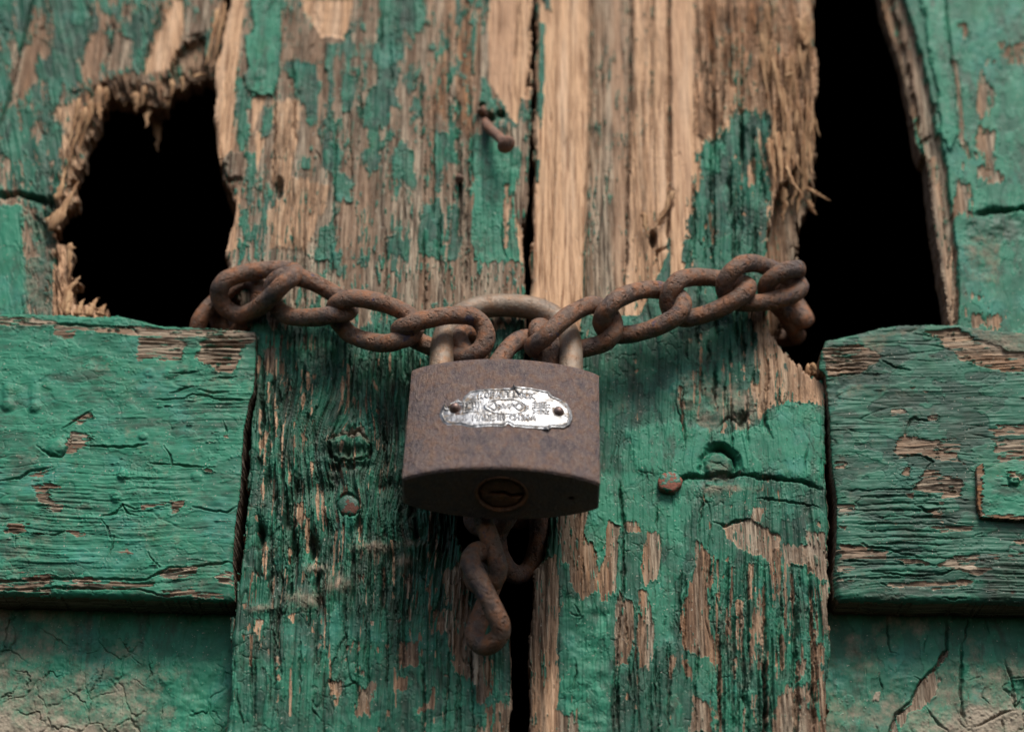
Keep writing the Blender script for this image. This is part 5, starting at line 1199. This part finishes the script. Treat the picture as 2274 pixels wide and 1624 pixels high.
# name plate, pressed lettering as real relief
KX, KZ = .0000212, .0000290
def pl(x, y):        # measured plate pixels -> mm on the face
    return ((x - 1137) * KX * 1000, -(y - 400 - .028 * (x - 1137)) * KZ * 1000)
OUT = [pl(*p) for p in ((100, 440), (110, 390), (150, 320), (180, 285), (235, 350), (270, 300), (390, 235), (440, 262), (470, 200), (560, 110), (800, 95), (1040, 97), (1230, 90), (1240, 60), (1500, 75), (1810, 115), (1860, 180), (1990, 210), (2090, 270), (2160, 370), (2180, 490), (2140, 600),
       (2040, 660), (1860, 672), (1810, 735), (1690, 715), (1260, 705), (1180, 662), (1150, 700), (1090, 705), (940, 695), (620, 700), (440, 640), (240, 620), (160, 560))]
GL = {'K': [[(0, 0), (0, 1)], [(.7, 1), (0, .45), (.75, 0)]], 'O': [[(.35, 0), (.05, .25), (.05, .75), (.35, 1), (.65, .75), (.65, .25), (.35, 0)]], 'B': [[(0, 0), (0, 1), (.5, 1), (.6, .75), (.45, .52), (0, .52)], [(.45, .52), (.65, .28), (.5, 0), (0, 0)]],
      'A': [[(0, 0), (.35, 1), (.7, 0)], [(.15, .35), (.55, .35)]], 'L': [[(0, 1), (0, 0), (.6, 0)]], 'T': [[(0, 1), (.7, 1)], [(.35, 1), (.35, 0)]], 'C': [[(.65, .8), (.4, 1), (.08, .75), (.08, .25), (.4, 0), (.65, .2)]],
      'M': [[(0, 0), (.1, 1), (.4, .35), (.7, 1), (.8, 0)]], 'D': [[(0, 0), (0, 1), (.35, 1), (.65, .7), (.65, .3), (.35, 0), (0, 0)]], 'E': [[(.6, 1), (0, 1), (0, 0), (.6, 0)], [(0, .5), (.5, .5)]], 'I': [[(.2, 0), (.2, 1)]], 'N': [[(0, 0), (0, 1), (.6, 0), (.6, 1)]], 'H': [[(0, 0), (0, 1)], [(.6, 0), (.6, 1)], [(0, .5), (.6, .5)]]}
strokes = []
def put_text(txt, xs_, y, h, w_, arc):
    for c_, x in zip(txt, xs_):
        for s_ in GL[c_]:
            yy = y + arc * ((x - 1145) / 450) ** 2
            strokes.append([pl(x - 35 + a * w_, yy + h / 2 - e * h) for a, e in s_])
put_text('KOBALTLOCK', (745, 845, 935, 1020, 1095, 1170, 1290, 1375, 1455, 1545), 200, 88, 88, 18)
put_text('MADEINCHINA', (675, 775, 865, 950, 1045, 1100, 1240, 1325, 1412, 1470, 1565), 562, 86, 92, -18)
for s_ in ([(500, 310), (585, 310)], [(545, 310), (545, 375), (500, 375)], [(605, 305), (720, 305), (718, 455)], [(630, 305), (630, 380)], [(680, 320), (680, 385), (640, 385)], [(490, 410), (640, 405), (640, 440)], [(480, 455), (720, 455)], [(487, 300), (487, 455)],
           [(1550, 320), (1640, 320)], [(1592, 295), (1592, 385)], [(1550, 358), (1650, 358)], [(1665, 305), (1680, 480)], [(1705, 300), (1705, 390)], [(1690, 338), (1805, 330)], [(1690, 378), (1805, 374)], [(1745, 300), (1765, 480)], [(1560, 402), (1650, 402)],
           [(1550, 425), (1650, 480)], [(1560, 478), (1640, 430)], [(1700, 425), (1800, 482)], [(1700, 480), (1800, 428)],
           [(870, 388), (960, 322), (1015, 400), (960, 445), (870, 388)], [(1420, 390), (1340, 330), (1275, 395), (1340, 450), (1420, 390)], [(1015, 360), (1090, 410), (1040, 430)], [(1090, 350), (1140, 420), (1200, 360)], [(1190, 420), (1240, 350), (1290, 410)]):
    strokes.append([pl(x, y) for x, y in s_])
def plate():
    st = .1; xs_ = np.arange(-22.5, 22.6, st); zs = np.arange(-9.8, 9.9, st)
    X_, Z_ = np.meshgrid(xs_, zs[::-1])
    S = poly_sdf(OUT, X_, Z_) + fbm(X_ / 1.2, Z_ / 1.2, 2, 3) * .14
    K = S > 0
    H = ss(.0, .35, S) * .12
    H += np.exp(-((S - .95) / .24) ** 2) * .30                       # rolled rim
    d = np.full(X_.shape, 9.0)
    for s_ in strokes: d = np.minimum(d, line_dist(s_, X_, Z_))
    H += np.exp(-(d / .22) ** 2) * .26
    ex, ez = pl(1145, 395); er = np.sqrt(((X_ - ex) / 6.8) ** 2 + ((Z_ - ez) / 3.3) ** 2)
    H += np.exp(-((er - 1) / .05) ** 2) * .28
    wear = fbm(X_ / 1.5, Z_ / 1.5, 3, 9)
    H += fbm(X_ / 1.1, Z_ / 1.1, 2, 19) * .07
    H = H * (1 - .3 * ss(.1, .6, wear)) + fbm(X_ / .55, Z_ / .55, 2, 11) * .02 + fbm(X_ / 3, Z_ / 3, 2, 12) * .12
    # corners and tears that lift off the body
    lift = np.exp(-(((X_ - pl(215, 310)[0]) / 1.6) ** 2 + ((Z_ - pl(215, 310)[1]) / 1.3) ** 2)) * 1.2
    lift += np.exp(-(((X_ - pl(1245, 80)[0]) / .6) ** 2 + ((Z_ - pl(1245, 80)[1]) / 1.2) ** 2)) * .8
    lift += np.exp(-(((X_ - pl(1810, 730)[0]) / 1.6) ** 2 + ((Z_ - pl(1810, 730)[1]) / 1.2) ** 2)) * .8
    lift += np.exp(-(((X_ - pl(2120, 560)[0]) / 2.4) ** 2 + ((Z_ - pl(2120, 560)[1]) / 2.4) ** 2)) * .5
    dl = line_dist([pl(1240, 70), pl(1290, 140), pl(1340, 200)], X_, Z_); crease = np.exp(-(dl / .28) ** 2) * .55
    dc = line_dist([pl(270, 310), pl(390, 240), pl(250, 345)], X_, Z_); crease += np.exp(-(dc / .25) ** 2) * .5
    lowd = .35 * (1 - ss(.02, .2, H)) + np.exp(-((d - .42) / .13) ** 2) * .95 + .8 * np.exp(-((er - 1.08) / .03) ** 2) + .8 * np.exp(-((er - .90) / .03) ** 2) + .6 * np.exp(-((S - 1.5) / .2) ** 2)
    lowd = lowd * (.75 + .5 * wear) + .75 * ss(.18, .55, fbm(X_ / 2.4, Z_ / 1.3, 4, 29, .65))
    for rx in (350, 1955):
        q_ = pl(rx, 365 if rx < 900 else 415); rr_ = np.hypot(X_ - q_[0], Z_ - q_[1]); lowd = np.maximum(lowd, 1.1 * (1 - ss(1.7, 2.3, rr_))); H -= .12 * (1 - ss(1.6, 2.6, rr_))
    ends = ss(13, 17, np.abs(X_)) * .12
    H += lift + crease
    cy = -6.0 * 0 + PH * 1000 * .535
    fy = np.vectorize(front_y)(X_ / 1000) * 1000
    Kc = K[:-1, :-1] & K[1:, :-1] & K[:-1, 1:] & K[1:, 1:]
    n = K.size; idx = np.arange(n).reshape(K.shape)
    q = np.stack([idx[:-1, :-1][Kc], idx[1:, :-1][Kc], idx[1:, 1:][Kc], idx[:-1, 1:][Kc]], 1)
    used = np.unique(q); m = np.zeros(n, int); m[used] = np.arange(len(used))
    co = np.stack([X_ + .8, fy - .12 - H, Z_ + cy], 2).reshape(-1, 3)[used] * .001
    at_ = np.zeros((n, 4)); at_[:, 0] = np.clip(lowd * .55 + ends, 0, 1).ravel(); at_[:, 3] = 1
    o_ = mesh_np('name_plate', co, m[q], M_SILVER, lock, at_[used])
    s = o_.modifiers.new('sheet', 'SOLIDIFY'); s.thickness = .0002; s.offset = -1
    for rx, ry in ((350, 365), (1955, 415)):
        x_, z_ = pl(rx, ry); x_ = (x_ + .8) * .001; z_ = (z_ + cy) * .001; y_ = front_y(x_) - .0001
        co2 = []; q2 = []; n_ = 28; prof = [(.02, 1), (.35, .94), (.65, .76), (.86, .48), (.98, .15), (1, -.2)]
        for pr, ph in prof:
            for j in range(n_): a = j / n_ * 2 * math.pi; co2.append((x_ + math.cos(a) * pr * .0018, y_ - ph * .0020, z_ + math.sin(a) * pr * .0018))
        for i in range(len(prof) - 1):
            for j in range(n_): q2.append((i * n_ + j, i * n_ + (j + 1) % n_, (i + 1) * n_ + (j + 1) % n_, (i + 1) * n_ + j))
        mesh_np('rivet', co2, q2, M_RIVET, o_)
plate()
